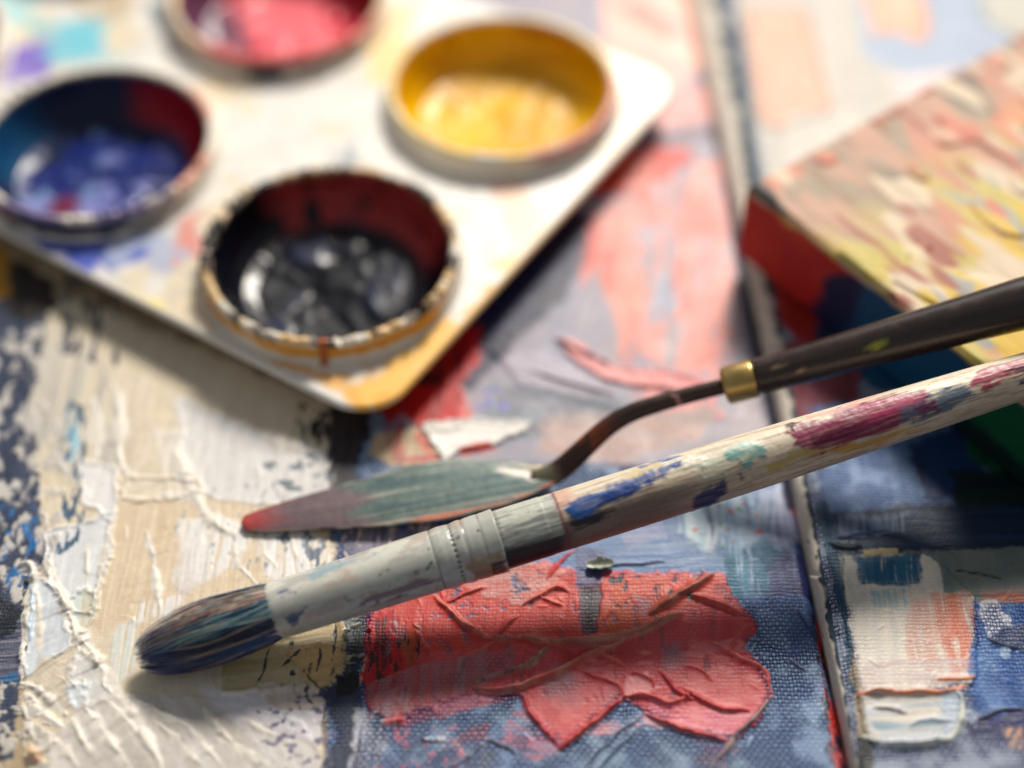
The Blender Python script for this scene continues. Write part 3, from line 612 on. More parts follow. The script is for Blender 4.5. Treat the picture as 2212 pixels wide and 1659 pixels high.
# canvas edge: paint run over the right border, and the shaded gap painted dark
A.patch([(1490, -40), (1560, -40), (1640, 420), (1600, 420), (1540, 260)], (200, 170, 160), (214, 190, 176), ang=92, soft=0.5, rough=0.8)
A.patch([(1560, 380), (1620, 420), (1690, 830), (1740, 1100), (1700, 1100), (1620, 800)], (60, 62, 84), (110, 104, 118), ang=92, ln=10, wd=0.6, rough=0.8, soft=0.5)  # dark strip paints in the shade at the gap between the canvases
A.patch([(1712, 1090), (1740, 1080), (1770, 1180), (1745, 1190)], (206, 96, 60), (216, 110, 70), ang=92, rough=0.4)
A.patch([(1758, 1330), (1790, 1330), (1850, 1680), (1800, 1680), (1780, 1500)], (150, 80, 84), (196, 44, 40), ang=94, ln=5, wd=0.8, rough=0.8, dry=0.36, h=0.2)
A.specks([(1750, 1240), (1800, 1330), (1850, 1680), (1790, 1680)], (36, 32, 48), 1.3, 0.56, 0.0, 0.6, 2.0)
# roll the edge over the stretcher, keep the paint flat under the tray cups
e = sst(51.6, 54.0, X)
A.H = A.H + 0.05 * vn(X / 2.5, Y / 2.5, 31) + 0.35 * (fbm(X / 30, Y / 30, 40, 2) - 0.5) - 1.6 * e * e
TRAY0 = np.array([-36.0, 220.7]); E1 = np.array([0.539, 0.842]); E2 = np.array([-0.842, 0.539]); PITCHW = 62.7
E1 /= np.linalg.norm(E1); E2 = np.array([-E1[1], E1[0]])
CUPS = {}
for i in range(2):
    for j in range(3):
        CUPS[(i, j)] = TRAY0 + E1 * PITCHW * i + E2 * PITCHW * j
        A.flatten(CUPS[(i, j)][0], CUPS[(i, j)][1], 25)
OA = (0.0, 200.0, ZT)
cvA = empty('stretched_canvas', 'painted canvas with white and coral red impasto lying under the tray and brush', 'canvas', OA)
A.build(cvA, OA, M_CANVAS, {RP: 'coral red paint daub scraped by a palette knife, with raised ridges'})
def canvas_sides(name, parent, origin, x0, x1, y0, y1, ztop, sh, skip=()):
    """the stretched cloth sides and back, one closed band"""
    P = [(x0, y0), (x1, y0), (x1, y1), (x0, y1)]
    vs_ = []; q_ = []
    for (x, y) in P:
        xx = x - sh * (y - 115.0)
        vs_ += [(xx, y, ztop), (xx, y, ZT + 0.02)]
    for i in range(4):
        if i in skip: continue
        j = (i + 1) % 4; q_.append((2 * i, 2 * j, 2 * j + 1, 2 * i + 1))
    q_.append((1, 3, 5, 7))
    return mesh_np(name, vs_, q_, M_RAW, parent, np.tile(lin((196, 188, 176)), (8, 1)), smooth=False, origin=origin)
canvas_sides('canvas_side', cvA, OA, -185, 54.0, 62, 400, -1.2, SHA)

# ------------------------------------------------------------------ right canvas, a little thicker
ZR = 3.5
xsR = axis((54.6, 55.4, 0.16, 0.16), (55.4, 84, 0.19, 0.2), (84, 138, 0.3, 0.55), (138, 290, 1, 6))
B = Canvas(xsR, ysL.copy(), ZR, SHB)
X, Y = B.X, B.Y
B.C[:] = lin((160, 172, 190)); B.D[:] = lin((48, 52, 96)); B.W[:] = 1.0
# far: pale cream, peach and sky blue
B.patch([(1540, -500), (3200, -500), (3200, 420), (1620, 440)], (172, 162, 150), (164, 158, 152), ang=80, ln=20, wd=3, soft=1, weave=0.2, h=0.1)
B.patch([(1850, -100), (2600, -100), (2600, 160), (1960, 170), (1860, 120)], (124, 146, 178), (140, 156, 182), ang=5, ln=18, wd=2, soft=1.4, rough=2, weave=0.3)
B.patch([(1610, 20), (1740, 20), (1790, 240), (1680, 280), (1640, 260)], (216, 138, 100), (204, 146, 118), ang=78, ln=18, wd=2, soft=1.2, rough=1.2, h=0.2, lip=0.2)
B.patch([(1850, -60), (1980, -60), (2010, 60), (1990, 95), (1930, 70), (1890, 80)], (222, 146, 108), (220, 162, 130), ang=80, ln=14, wd=1.6, soft=0.8, rough=1.2, h=0.25)
B.patch([(2110, -20), (2300, -20), (2300, 110), (2180, 80), (2120, 40)], (180, 174, 158), (166, 166, 158), ang=30, soft=0.8, rough=1, h=0.3, lip=0.4)
B.patch([(1590, 60), (1606, 60), (1640, 300), (1660, 400), (1628, 400), (1600, 240)], (70, 84, 100), (40, 62, 78), ang=96, ln=9, wd=0.8, soft=0.5, rough=0.8)
B.patch([(1700, 250), (1850, 230), (1900, 330), (1700, 400)], (178, 170, 160), ang=80, soft=1, rough=1)
B.patch([(1920, 170), (2060, 150), (2080, 210), (1960, 240)], (200, 190, 192), (210, 160, 160), ang=5, soft=1, rough=1)
# under the board: brick red then navy and teal
B.patch([(1560, 410), (1760, 400), (1880, 560), (1870, 660), (1800, 700), (1740, 760), (1690, 700), (1640, 600)], (176, 34, 22), (150, 20, 20), ang=70, ln=14, wd=2, soft=0.6, rough=1.2)
B.patch([(1780, 600), (2500, 560), (2500, 860), (1900, 840), (1760, 780)], (16, 62, 98), (20, 44, 84), ang=75, ln=12, wd=2, soft=1, rough=1.6)
B.patch([(1660, 740), (1770, 740), (1860, 800), (1850, 900), (1700, 920)], (120, 40, 50), (150, 80, 96), ang=80, ln=9, wd=1, soft=0.8, rough=1.2)
B.patch([(1850, 740), (2070, 740), (2060, 840), (1880, 840)], (12, 82, 126), ang=10, soft=0.8, rough=1.2)
B.patch([(1740, 880), (2150, 820), (2500, 860), (2500, 1200), (1790, 1200)], (74, 112, 168), (106, 136, 182), ang=86, ln=10, wd=0.7, soft=0.8, rough=1.2, weave=0.6, dip=(24, 40, 84))
B.patch([(1960, 960), (2110, 900), (2140, 1060), (2010, 1090)], (24, 56, 104), (16, 40, 84), ang=86, ln=10, wd=0.8, soft=1, rough=1.6, weave=0.4)
B.patch([(2075, 890), (2500, 840), (2500, 1020), (2150, 1030), (2090, 980)], (12, 96, 56), (8, 70, 46), ang=60, ln=10, wd=1.2, soft=0.6, rough=1.2, h=0.1)
B.patch([(2050, 1020), (2500, 1000), (2500, 1180), (2080, 1150)], (14, 26, 40), (10, 40, 40), ang=10, ln=9, wd=1, soft=0.8, rough=1.2)  # near-black patch, painting in the shadow below the small canvas
B.patch([(1782, 1110), (1990, 1085), (2500, 1100), (2500, 1195), (1800, 1200)], (30, 54, 86), (18, 34, 60), ang=4, ln=12, wd=0.5, soft=0.5, rough=1, weave=0.3, rel=0.04)  # navy band with part of the brush's shadow painted in
B.patch([(1800, 1120), (1960, 1105), (1950, 1150), (1810, 1160)], (110, 128, 154), (84, 104, 136), ang=88, ln=8, wd=0.5, soft=0.5, rough=1.2, dry=0.40)
# block of cream, teal, orange
B.patch([(1788, 1190), (2500, 1180), (2500, 1300), (1810, 1320)], (112, 122, 122), (128, 134, 128), ang=86, ln=7, wd=0.7, soft=0.3, rough=0.8, weave=0.3)
B.patch([(1820, 1200), (2010, 1200), (2105, 1290), (2110, 1440), (2100, 1480), (1990, 1498), (1850, 1500), (1830, 1360)], (226, 216, 200), (208, 202, 196), ang=87, ln=9, wd=0.6, soft=0.2, rough=0.6, h=0.2, rel=0.04, weave=0.3, dip=(190, 178, 168), lip=0.1, part='paint_daub')
B.patch([(1846, 1205), (1985, 1198), (1990, 1260), (1930, 1270), (1860, 1262)], (16, 82, 122), (34, 104, 136), ang=87, ln=8, wd=0.4, soft=0.3, rough=0.7, weave=0.2, dry=0.22)
B.patch([(1860, 1188), (1940, 1186), (1940, 1196), (1870, 1202)], (206, 186, 140), ang=5, soft=0.2, rough=0.4, h=0.3)
B.patch([(2025, 1190), (2500, 1180), (2500, 1275), (2040, 1290)], (120, 126, 120), (104, 116, 116), ang=87, ln=8, wd=0.8, soft=0.3, rough=0.6, h=0.12)
B.patch([(2000, 1285), (2100, 1280), (2108, 1320), (2108, 1440), (2060, 1460), (2020, 1380)], (216, 120, 90), (214, 158, 140), ang=87, ln=9, wd=0.9, soft=0.3, rough=1.0, weave=0.5, dry=0.36, dip=(180, 96, 80))
B.patch([(1955, 1300), (2020, 1290), (2030, 1460), (1960, 1440)], (214, 172, 158), ang=87, ln=9, wd=0.8, soft=0.4, rough=1.0, weave=0.5, dry=0.46)
B.patch([(1880, 1280), (1960, 1270), (1950, 1320), (1890, 1310)], (150, 184, 194), ang=87, ln=7, wd=0.5, soft=0.5, rough=1, dry=0.44)
B.patch([(1870, 1430), (2100, 1420), (2100, 1470), (1860, 1480)], (206, 190, 186), (196, 170, 168), ang=5, ln=8, wd=0.3, soft=0.4, rough=0.8, dry=0.42, rel=0.04)
B.patch([(2105, 1300), (2500, 1260), (2500, 1560), (2130, 1580), (2090, 1500)], (60, 104, 168), (84, 126, 178), ang=86, ln=10, wd=0.7, soft=0.3, rough=0.8, weave=0.85, dip=(20, 52, 120))
B.patch([(2115, 1275), (2500, 1240), (2500, 1290), (2130, 1305)], (196, 110, 84), (120, 128, 130), ang=5, ln=8, wd=0.6, soft=0.3, rough=0.8, dry=0.42)
B.patch([(2112, 1302), (2150, 1296), (2186, 1340), (2182, 1372), (2140, 1376), (2122, 1340)], (222, 222, 232), ang=80, soft=0.15, rough=0.7, thin=True, weave=0.95, dip=(60, 80, 130))
B.patch([(2130, 1372), (2200, 1352), (2500, 1340), (2500, 1400), (2180, 1410), (2140, 1392)], (52, 66, 104), ang=10, ln=9, wd=0.5, soft=0.4, rough=0.8, h=0.1)
B.patch([(2158, 1400), (2180, 1396), (2184, 1420), (2164, 1420)], (150, 178, 210), ang=60, soft=0.2, rough=0.4)
B.patch([(1852, 1495), (2078, 1490), (2080, 1560), (2040, 1600), (1960, 1614), (1880, 1605), (1862, 1580)], (212, 204, 192), (190, 196, 206), ang=4, ln=10, wd=0.6, soft=0.15, rough=0.35, h=0.3, rel=0.05, lip=0.25, weave=0.15, part='paint_daub')
B.patch([(2030, 1500), (2075, 1495), (2070, 1580), (2030, 1590)], (170, 186, 206), ang=87, ln=7, wd=0.4, soft=0.4, rough=0.6, dry=0.40, weave=0.4)
B.patch([(1880, 1560), (1960, 1565), (2040, 1550), (2030, 1580), (1900, 1590)], (120, 150, 168), (200, 204, 206), ang=4, ln=9, wd=0.4, soft=0.3, rough=0.6, dry=0.40)
B.patch([(2080, 1560), (2200, 1530), (2500, 1520), (2500, 1590), (2100, 1600)], (60, 56, 86), ang=10, ln=6, wd=0.5, soft=0.5, rough=1, weave=0.9, thin=True, dry=0.34)
B.patch([(2170, 1575), (2210, 1565), (2215, 1620), (2180, 1620)], (206, 160, 136), ang=60, soft=0.4, rough=0.8, dry=0.45)
# border next to the pale side
B.patch([(1760, 1080), (1790, 1080), (1836, 1360), (1850, 1500), (1838, 1500), (1815, 1330)], (26, 62, 96), (60, 90, 110), ang=95, ln=9, wd=0.4, soft=0.15, rough=0.5)
B.patch([(1836, 1400), (1862, 1480), (1868, 1600), (1852, 1600)], (176, 160, 136), (120, 110, 100), ang=95, soft=0.3, rough=0.7)
B.patch([(1852, 1590), (1890, 1600), (1880, 1680), (1850, 1680)], (40, 46, 56), (90, 88, 80), ang=80, soft=0.3, rough=0.8)
for pts, w, h, c, c2 in (
 ([(1845, 1503), (1890, 1494), (1960, 1502), (2040, 1498), (2085, 1484)], 12, 0.75, (222, 132, 96), (214, 150, 126)),
 ([(2020, 1470), (2070, 1470), (2108, 1464)], 8, 0.45, (222, 150, 116), None),
 ([(1866, 1588), (1890, 1606), (1950, 1614), (2020, 1606), (2060, 1590), (2078, 1560), (2076, 1510), (2064, 1494)], 14, 0.95, (214, 214, 206), (190, 196, 198)),
 ([(1885, 1534), (1930, 1532), (1960, 1542)], 8, 0.4, (170, 160, 160), None),
 ([(1960, 1570), (2010, 1552), (2060, 1560)], 9, 0.5, (176, 186, 200), None),
 ([(1790, 1172), (1830, 1186), (1858, 1180)], 12, 0.6, (26, 40, 52), None),
 ([(1800, 1162), (1850, 1156), (1920, 1146)], 6, 0.4, (30, 60, 90), None),
 ([(2060, 1236), (2110, 1240), (2160, 1252)], 6, 0.4, (46, 60, 62), (90, 100, 100)),
 ([(2130, 1374), (2150, 1392), (2200, 1400)], 7, 0.4, (40, 56, 90), None),
 ([(2110, 1556), (2160, 1536), (2212, 1530)], 7, 0.4, (46, 44, 66), None)):
    B.ridge(pts, w, h, c, c2)
for k in range(30):
    x = rr.uniform(1830, 2200); y = rr.uniform(1210, 1600); a = math.radians(rr.gauss(4, 30)); L = rr.uniform(10, 40)
    B.ridge([(x, y), (x + L * 0.5 * math.cos(a), y + L * 0.5 * math.sin(a) + rr.uniform(-3, 3)), (x + L * math.cos(a), y + L * math.sin(a))], rr.uniform(3, 5), rr.uniform(0.08, 0.2), part=False)
e = sst(56.0, 54.6, X)
B.H = B.H + 0.05 * vn(X / 2.5, Y / 2.5, 33) + 0.3 * (fbm(X / 30, Y / 30, 42, 2) - 0.5) * (1 - e) - 0.35 * e * e
OB = (170.0, 200.0, ZT)
cvB = empty('stretched_canvas', 'thicker canvas with pale unpainted side, blue, cream and orange paint, to the right', 'canvas', OB)
B.build(cvB, OB, M_CANVAS, {})
canvas_sides('canvas_back', cvB, OB, 55.0, 290, 62, 400, ZR - 1.0, SHB, skip=(3,))
# pale folded cloth side facing the left canvas
yy = axis((62, 108, 3, 0.6), (108, 200, 0.35, 0.4), (200, 400, 0.7, 2.5))
# the cloth wraps round the stretcher bar and flares out towards the left canvas
ta = np.concatenate([np.linspace(0, 1, 15), [1.25, 1.6, 2.6, 4.5]])
TA = np.repeat(ta[None], len(yy), 0); YYm = np.repeat(yy[:, None], len(ta), 1); npf = len(ta)
xr_ = 54.62 - SHB * (YYm - 115.0); xl_ = 54.0 - SHA * (YYm - 115.0) + 0.12
an = np.minimum(TA, 1) * math.pi / 2
XX = xr_ - (xr_ - xl_) * np.sin(an) ** 1.0; ZZ = (ZR - 0.34) - (ZR + 0.5) * (1 - np.cos(an)) ** 1.15 - np.maximum(TA - 1, 0) * 4.4
wav = 0.10 * (fbm(YYm / 14, ZZ / 8, 60, 2) - 0.5) * 2 + 0.04 * vn(YYm / 0.7, ZZ / 0.7, 61)
for fy, sl, amt in ((141.5, 1.2, 0.6), (150.5, -0.8, 0.45)):          # two overlapping folds of the cloth
    t = YYm - fy - sl * (ZZ - 2.0)
    wav += amt * sst(0.0, -0.5, t) * np.exp(np.minimum(t, 0) / 8.0) - 0.3 * np.exp(-((t - 0.25) / 0.3) ** 2)
env = sst(0.05, 0.4, TA) * sst(1.05, 0.85, TA)
V = np.stack([XX - wav * env * 0.6, YYm, ZZ + wav * env * 0.6], -1).reshape(-1, 3)
idx = np.arange(len(yy) * npf).reshape(len(yy), npf)
Q = np.stack([idx[:-1, :-1], idx[1:, :-1], idx[1:, 1:], idx[:-1, 1:]], -1).reshape(-1, 4)
cs = lin((228, 218, 204))[None] * (1 - 0.10 * fbm(V[:, 1] / 5, V[:, 2] / 2, 63, 3)[:, None])
st = sst(0.76, 0.80, fbm(V[:, 1] / 3, V[:, 2] / 1.2, 64, 3))[:, None]
cs = cs * (1 - st) + lin((90, 84, 92)) * st
ef = (sst(ZR - 0.62, ZR - 0.40, V[:, 2] + 0.5 * (fbm(V[:, 1] / 1.5, V[:, 2] * 0, 65, 2) - 0.5)))[:, None]
cs = cs * (1 - ef) + lin((46, 64, 80)) * ef
sd_ = mesh_np('canvas_side', V, Q, M_RAW, cvB, cs, origin=OB); sd_['label'] = 'pale unpainted cloth side with two folds'

# ------------------------------------------------------------------ helpers for turned shapes
def proj(p):
    p = np.asarray(p, float)
    x, y, z = p[..., 0], p[..., 1], p[..., 2] - CAM_H
    d = y * math.cos(PITCH) - z * math.sin(PITCH)
    v = -(y * math.sin(PITCH) + z * math.cos(PITCH))
    return np.stack([1106.0 + FPX * x / d, 829.5 + FPX * v / d], -1)
def ring_quads(nr, ns, closed=True):
    idx = np.arange(nr * ns).reshape(nr, ns)
    nx = np.roll(idx, -1, 1) if closed else None
    if closed: return np.stack([idx[:-1], nx[:-1], nx[1:], idx[1:]], -1).reshape(-1, 4)
    return np.stack([idx[:-1, :-1], idx[:-1, 1:], idx[1:, 1:], idx[1:, :-1]], -1).reshape(-1, 4)
def dens(prof, step):
    out = [prof[0]]
    for a, b in zip(prof[:-1], prof[1:]):
        n = max(1, int(math.hypot(b[0] - a[0], b[1] - a[1]) / step))
        for k in range(1, n + 1): out.append((a[0] + (b[0] - a[0]) * k / n, a[1] + (b[1] - a[1]) * k / n))
    return np.array(out)
def mixc(base, c, a): return base * (1 - a[..., None]) + lin(c) * a[..., None]
def poly_alpha(x, y, pts, soft, rough=0.0, rs=1.0, seed=0):
    d, _, ins, _ = Canvas.seg(x, y, np.array(pts, float), True)
    d = np.where(ins, d, -d)
    if rough: d = d + (fbm(x / rs, y / rs, seed, 3) - 0.5) * 2 * rough
    return sst(-soft, soft, d)

# ------------------------------------------------------------------ the white paint tray
ZP = 8.0
HALF = PITCHW / 2
tc0 = TRAY0 + E1 * HALF + E2 * PITCHW
OT = (float(tc0[0]), float(tc0[1]), 0.4)
tray = empty('paint_tray', 'white plastic paint tray with round cups of black, yellow, blue and red paint', 'paint tray', OT)
def tw(a, b): return TRAY0[0] + E1[0] * a + E2[0] * b, TRAY0[1] + E1[1] * a + E2[1] * b
vs_, qs_ = [], []; base = 0; NA, NR = 160, 16; RC = 9.0
LO1, HI1, LO2, HI2 = -27.7, 27.7 + PITCHW, -30.4, 30.4 + 2 * PITCHW
for (i, j) in CUPS:
    th = np.linspace(0, 2 * math.pi, NA, endpoint=False)
    c, s_ = np.cos(th), np.sin(th)
    k = HALF / np.maximum(abs(c), abs(s_))
    ox = c * k + i * PITCHW; oy = s_ * k + j * PITCHW
    ox = np.clip(ox, LO1, HI1); oy = np.clip(oy, LO2, HI2)
    for sx, lx in ((-1, LO1), (1, HI1)):
        for sy, ly in ((-1, LO2), (1, HI2)):
            cx, cy = lx - sx * RC, ly - sy * RC
            m = ((ox - cx) * sx > 0) & ((oy - cy) * sy > 0)
            dx, dy = ox - cx, oy - cy; rr_ = np.hypot(dx, dy) + 1e-9
            ox = np.where(m, cx + dx / rr_ * RC, ox); oy = np.where(m, cy + dy / rr_ * RC, oy)
    ix = c * 26.7 + i * PITCHW; iy = s_ * 26.7 + j * PITCHW
    for r in range(NR + 1):
        t = r / NR
        a = ix + (ox - ix) * t; b = iy + (oy - iy) * t
        x, y = tw(a, b)
        vs_.append(np.stack([x, y, np.full(NA, ZP)], -1))
    qs_.append(ring_quads(NR + 1, NA)[:, ::-1] + base if False else ring_quads(NR + 1, NA) + base); base += (NR + 1) * NA
# rolled outer edge
per = []
for (cx, cy, a0) in ((HI1 - RC, HI2 - RC, 0), (LO1 + RC, HI2 - RC, 90), (LO1 + RC, LO2 + RC, 180), (HI1 - RC, LO2 + RC, 270)):
    for a in np.linspace(a0, a0 + 90, 15): per.append((cx, cy, math.radians(a)))
per = np.array(per)
epf = [(-0.4, ZP + 0.004), (0.15, ZP - 0.02), (0.55, ZP - 0.25), (0.75, ZP - 0.6), (0.75, ZP - 1.2), (0.5, ZP - 1.45), (0.0, ZP - 1.5), (-0.5, ZP - 1.0)]
for (o, z) in epf:
    a = per[:, 0] + (RC + o) * np.cos(per[:, 2]); b = per[:, 1] + (RC + o) * np.sin(per[:, 2])
    x, y = tw(a, b); vs_.append(np.stack([x, y, np.full(len(per), z)], -1))
qs_.append(ring_quads(len(epf), len(per)) + base)
V = np.concatenate(vs_); Q = np.concatenate(qs_)
n = fbm(V[:, 0] / 9, V[:, 1] / 9, 5, 3)
C = lin((230, 226, 220)) * (0.93 + 0.1 * n[:, None])
C = mixc(C, (222, 196, 140), sst(0.56, 0.70, fbm(V[:, 0] / 14, V[:, 1] / 14, 15, 3)) * 0.55)
C = mixc(C, (190, 186, 184), sst(0.60, 0.68, fbm(V[:, 0] / 3, V[:, 1] / 3, 25, 3)) * 0.4)
def smear(C, V, pts, c, soft=1.2, rough=2.4, rs=5, dry=None, seed=0, alpha=1.0):
    P = [G(p[0], p[1], ZP)[:2] for p in pts]
    a = poly_alpha(V[:, 0], V[:, 1], P, soft, rough, rs, seed) * alpha
    if dry is not None: a = a * sst(dry - 0.12, dry + 0.12, fbm(V[:, 0] / 3.5, V[:, 1] / 3.5, seed + 8, 3))
    return mixc(C, c, a)
for k, (pts, c, dry, al) in enumerate([
 ([(700, 822), (760, 790), (880, 770), (960, 700), (1060, 620), (1090, 640), (1000, 740), (850, 880), (780, 890)], (232, 168, 44), 0.36, 1),
 ([(880, 760), (960, 690), (1010, 690), (900, 820), (800, 870), (760, 850)], (240, 186, 80), 0.30, 1),
 ([(530, 735), (640, 760), (670, 800), (600, 790)], (226, 150, 40), None, 1),
 ([(640, 800), (700, 800), (760, 840), (740, 850)], (236, 176, 90), None, 0.9),
 ([(270, 625), (340, 640), (360, 670), (300, 660)], (246, 226, 150), None, 1),
 ([(1060, 560), (1110, 550), (1110, 590), (1070, 600)], (244, 190, 70), None, 1),
 ([(1060, 395), (1130, 388), (1140, 430), (1080, 440)], (232, 178, 150), 0.3, 0.8),
 ([(-80, 470), (60, 510), (200, 520), (330, 500), (320, 550), (190, 600), (80, 570), (-60, 520)], (74, 92, 186), 0.30, 1),
 ([(250, 520), (420, 470), (440, 540), (330, 610), (220, 590)], (170, 180, 206), 0.4, 0.9),
 ([(380, 470), (430, 450), (430, 560), (370, 570)], (222, 140, 120), 0.42, 0.9),
 ([(60, 50), (220, 40), (240, 120), (110, 150)], (120, 196, 214), 0.25, 1),
 ([(10, 100), (110, 85), (110, 170), (0, 190)], (130, 110, 196), 0.3, 1),
 ([(-40, -20), (90, -20), (60, 50), (-40, 90)], (176, 214, 216), 0.3, 1),
 ([(120, 150), (260, 110), (330, 120), (260, 150)], (196, 206, 206), 0.3, 1),
 ([(150, -20), (300, -20), (280, 50), (180, 40)], (196, 176, 150), 0.36, 1),
 ([(320, -30), (420, -30), (380, 60), (330, 80)], (116, 124, 128), 0.36, 1),
 ([(770, 30), (900, 0), (880, 150), (800, 190)], (246, 208, 140), 0.3, 0.9),
 ([(1330, 190), (1420, 150), (1420, 250), (1340, 300)], (238, 206, 190), 0.4, 0.7),
 ([(700, 320), (760, 310), (790, 350), (730, 370)], (150, 156, 166), 0.4, 0.9),
 ([(520, 130), (640, 130), (610, 180), (550, 170)], (150, 146, 140), 0.42, 0.7),
 ([(520, 215), (560, 215), (560, 245), (525, 250)], (220, 216, 180), None, 0.8)]):
    C = smear(C, V, pts, c, dry=dry, seed=k * 2, alpha=al)
mesh_np('plate', V, Q, M_PLASTIC, tray, C, origin=OT)

# cups
cup_prof = dens([(24.3, 1.2), (24.9, ZP - 0.3), (26.0, ZP - 0.9), (26.75, ZP + 0.006), (26.15, ZP + 0.35), (25.85, ZP + 1.2), (25.55, ZP + 3.2), (25.75, ZP + 3.9), (25.55, ZP + 4.6), (25.0, ZP + 4.95), (24.3, ZP + 4.9), (23.8, ZP + 4.5), (23.55, ZP + 3.6)], 0.35)
cup_prof = np.vstack([[[0.0, 0.42]], [[18.0, 0.42]], [[22.8, 0.42]], [[23.9, 0.7]], cup_prof])
ns = 480
th = np.linspace(0, 2 * math.pi, ns, endpoint=False)
film_prof = dens([(23.75, ZP + 4.55), (23.6, ZP + 4.2), (23.45, ZP + 3.6), (22.5, ZP + 0.2), (20.9, 5.0), (18.7, 3.0), (15.8, 2.1), (0.3, 1.8)], 0.45)
def adiff(TH, deg):
    return np.abs((TH - math.radians(deg) + math.pi) % (2 * math.pi) - math.pi)
def cup(key, colname, filmcol, rimcol, crust, lumps):
    cx, cy = CUPS[key]
    sd = 3 + key[0] * 7 + key[1] * 13
    TH = np.repeat(th[None], len(cup_prof), 0); R = np.repeat(cup_prof[:, :1], ns, 1); Z = np.repeat(cup_prof[:, 1:], ns, 1)
    s_ = TH * 25
    # wrap-safe noise on the circle
    nx, ny = np.cos(TH), np.sin(TH)
    def cn(f, z, zs, k): return fbm(nx * f + z / zs, ny * f - z / zs * 0.6, sd + k, 3)
    rimf = sst(ZP + 3.0, ZP + 4.4, Z)
    bump = crust * rimf * (cn(34, Z, 1.5, 1) - 0.42) * 2.2 * (0.25 + 0.75 * sst(1.9, 1.2, adiff(TH, 262)))
    front_ = 0.15 + 0.85 * sst(2.0, 1.5, adiff(TH, 232))
    bump = bump + crust * 1.0 * rimf * front_ * np.maximum(0, np.sin(TH * 46 + 9 * cn(4, Z * 0, 1, 9))) ** 1.5 * sst(0.3, 0.55, cn(11, Z * 0, 1, 12))
    C = rimcol(TH, Z, cn)
    x = cx + (R + bump * 0.5) * nx; y = cy + (R + bump * 0.5) * ny; z = Z + bump
    V = np.stack([x, y, z], -1).reshape(-1, 3)
    o = mesh_np('cup', V, ring_quads(len(cup_prof), ns), M_PLASTIC, tray, C.reshape(-1, 3), origin=OT)
    if key[1] < 2: o['label'] = 'cup holding %s paint' % colname
    TH = np.repeat(th[None], len(film_prof), 0); R = np.repeat(film_prof[:, :1], ns, 1); Z = np.repeat(film_prof[:, 1:], ns, 1)
    nx, ny = np.cos(TH), np.sin(TH)
    X_, Y_ = R * nx, R * ny
    floor = sst(3.6, 2.3, Z)
    nf = fbm(X_ / 11 + 3, Y_ / 11, sd + 20, 3); sw = fbm(X_ / 8 + nf * 4, Y_ / 14 + nf * 3, sd + 24, 2)
    Z2 = Z + floor * lumps * ((nf - 0.45) * 2.2 + (sw - 0.5) * 1.2 + (fbm(X_ / 4.5, Y_ / 4.5 + sw * 2, sd + 40, 2) - 0.5) * 0.15) * sst(21, 14, R)
    R2 = R - (1 - floor) * crust * 0.6 * np.maximum(fbm(nx * 14 + Z / 4, ny * 14, sd + 30, 3) - 0.35, 0)
    top = sst(ZP + 3.6, ZP + 4.5, Z); Z2 = Z2 + top * crust * (fbm(nx * 26, ny * 26, sd + 33, 3) - 0.3) * 1.6
    C = filmcol(TH, R, Z, X_, Y_, nf, sw, floor)
    V = np.stack([cx + R2 * nx, cy + R2 * ny, np.maximum(Z2, 0.8)], -1).reshape(-1, 3)
    p = mesh_np('paint', V, ring_quads(len(film_prof), ns), M_WETPAINT, o, C.reshape(-1, 3), origin=OT)
    if key[1] < 2: p['label'] = '%s paint' % colname
def adiff(TH, deg):
    return np.abs((TH - math.radians(deg) + math.pi) % (2 * math.pi) - math.pi)
CREAM = lin((230, 222, 208))
def full_c(TH, c): return np.ones(TH.shape + (1,)) * lin(c)
# black
def rim_black(TH, Z, cn):
    C = np.ones(TH.shape + (1,)) * CREAM
    rim = sst(ZP + 3.2, ZP + 3.9, Z)
    C = mixc(C, (226, 190, 140), rim * sst(0.40, 0.55, cn(6, Z, 8, 2)))
    C = mixc(C, (64, 52, 48), rim * sst(0.54, 0.62, cn(9, Z, 3, 3)))
    C = mixc(C, (36, 36, 38), rim * sst(0.9, 0.5, adiff(TH, 150)) * sst(0.30, 0.45, cn(8, Z, 3, 5)))
    och = sst(ZP + 1.0, ZP + 2.0, Z + 3.0 * (cn(5, Z * 0, 1, 7) - 0.45)) * (1 - rim) * sst(1.7, 1.2, adiff(TH, 252))
    C = mixc(C, (222, 152, 30), och)
    drip = sst(0.05, 0.015, adiff(TH, 271)) * sst(ZP - 0.5, ZP, Z) + 0 * Z
    C = mixc(C, (180, 92, 40), drip)
    return C
def film_black(TH, R, Z, X_, Y_, nf, sw, floor):
    C = full_c(TH, (10, 12, 22))
    wall = 1 - floor
    C = mixc(C, (178, 52, 54), wall * sst(1.25, 0.75, adiff(TH, 70)) * sst(0.30, 0.48, fbm(X_ / 6 + 9, Z / 5 + Y_ / 9, 12, 3)))
    C = mixc(C, (150, 74, 34), wall * sst(0.5, 0.2, adiff(TH, 45)) * sst(ZP + 1, ZP + 3.6, Z) * sst(0.4, 0.55, fbm(X_ / 3, Y_ / 3, 14, 2)))
    C = mixc(C, (170, 80, 40), wall * sst(0.25, 0.1, adiff(TH, 100)) * sst(ZP + 2.6, ZP + 3.8, Z))
    C = mixc(C, (30, 36, 62), floor * sst(0.56, 0.70, sw))
    C = mixc(C, (220, 196, 176), sst(ZP + 4.1, ZP + 4.5, Z) * sst(0.46, 0.58, fbm(X_ / 1.2, Y_ / 1.2, 15, 2)))
    return C
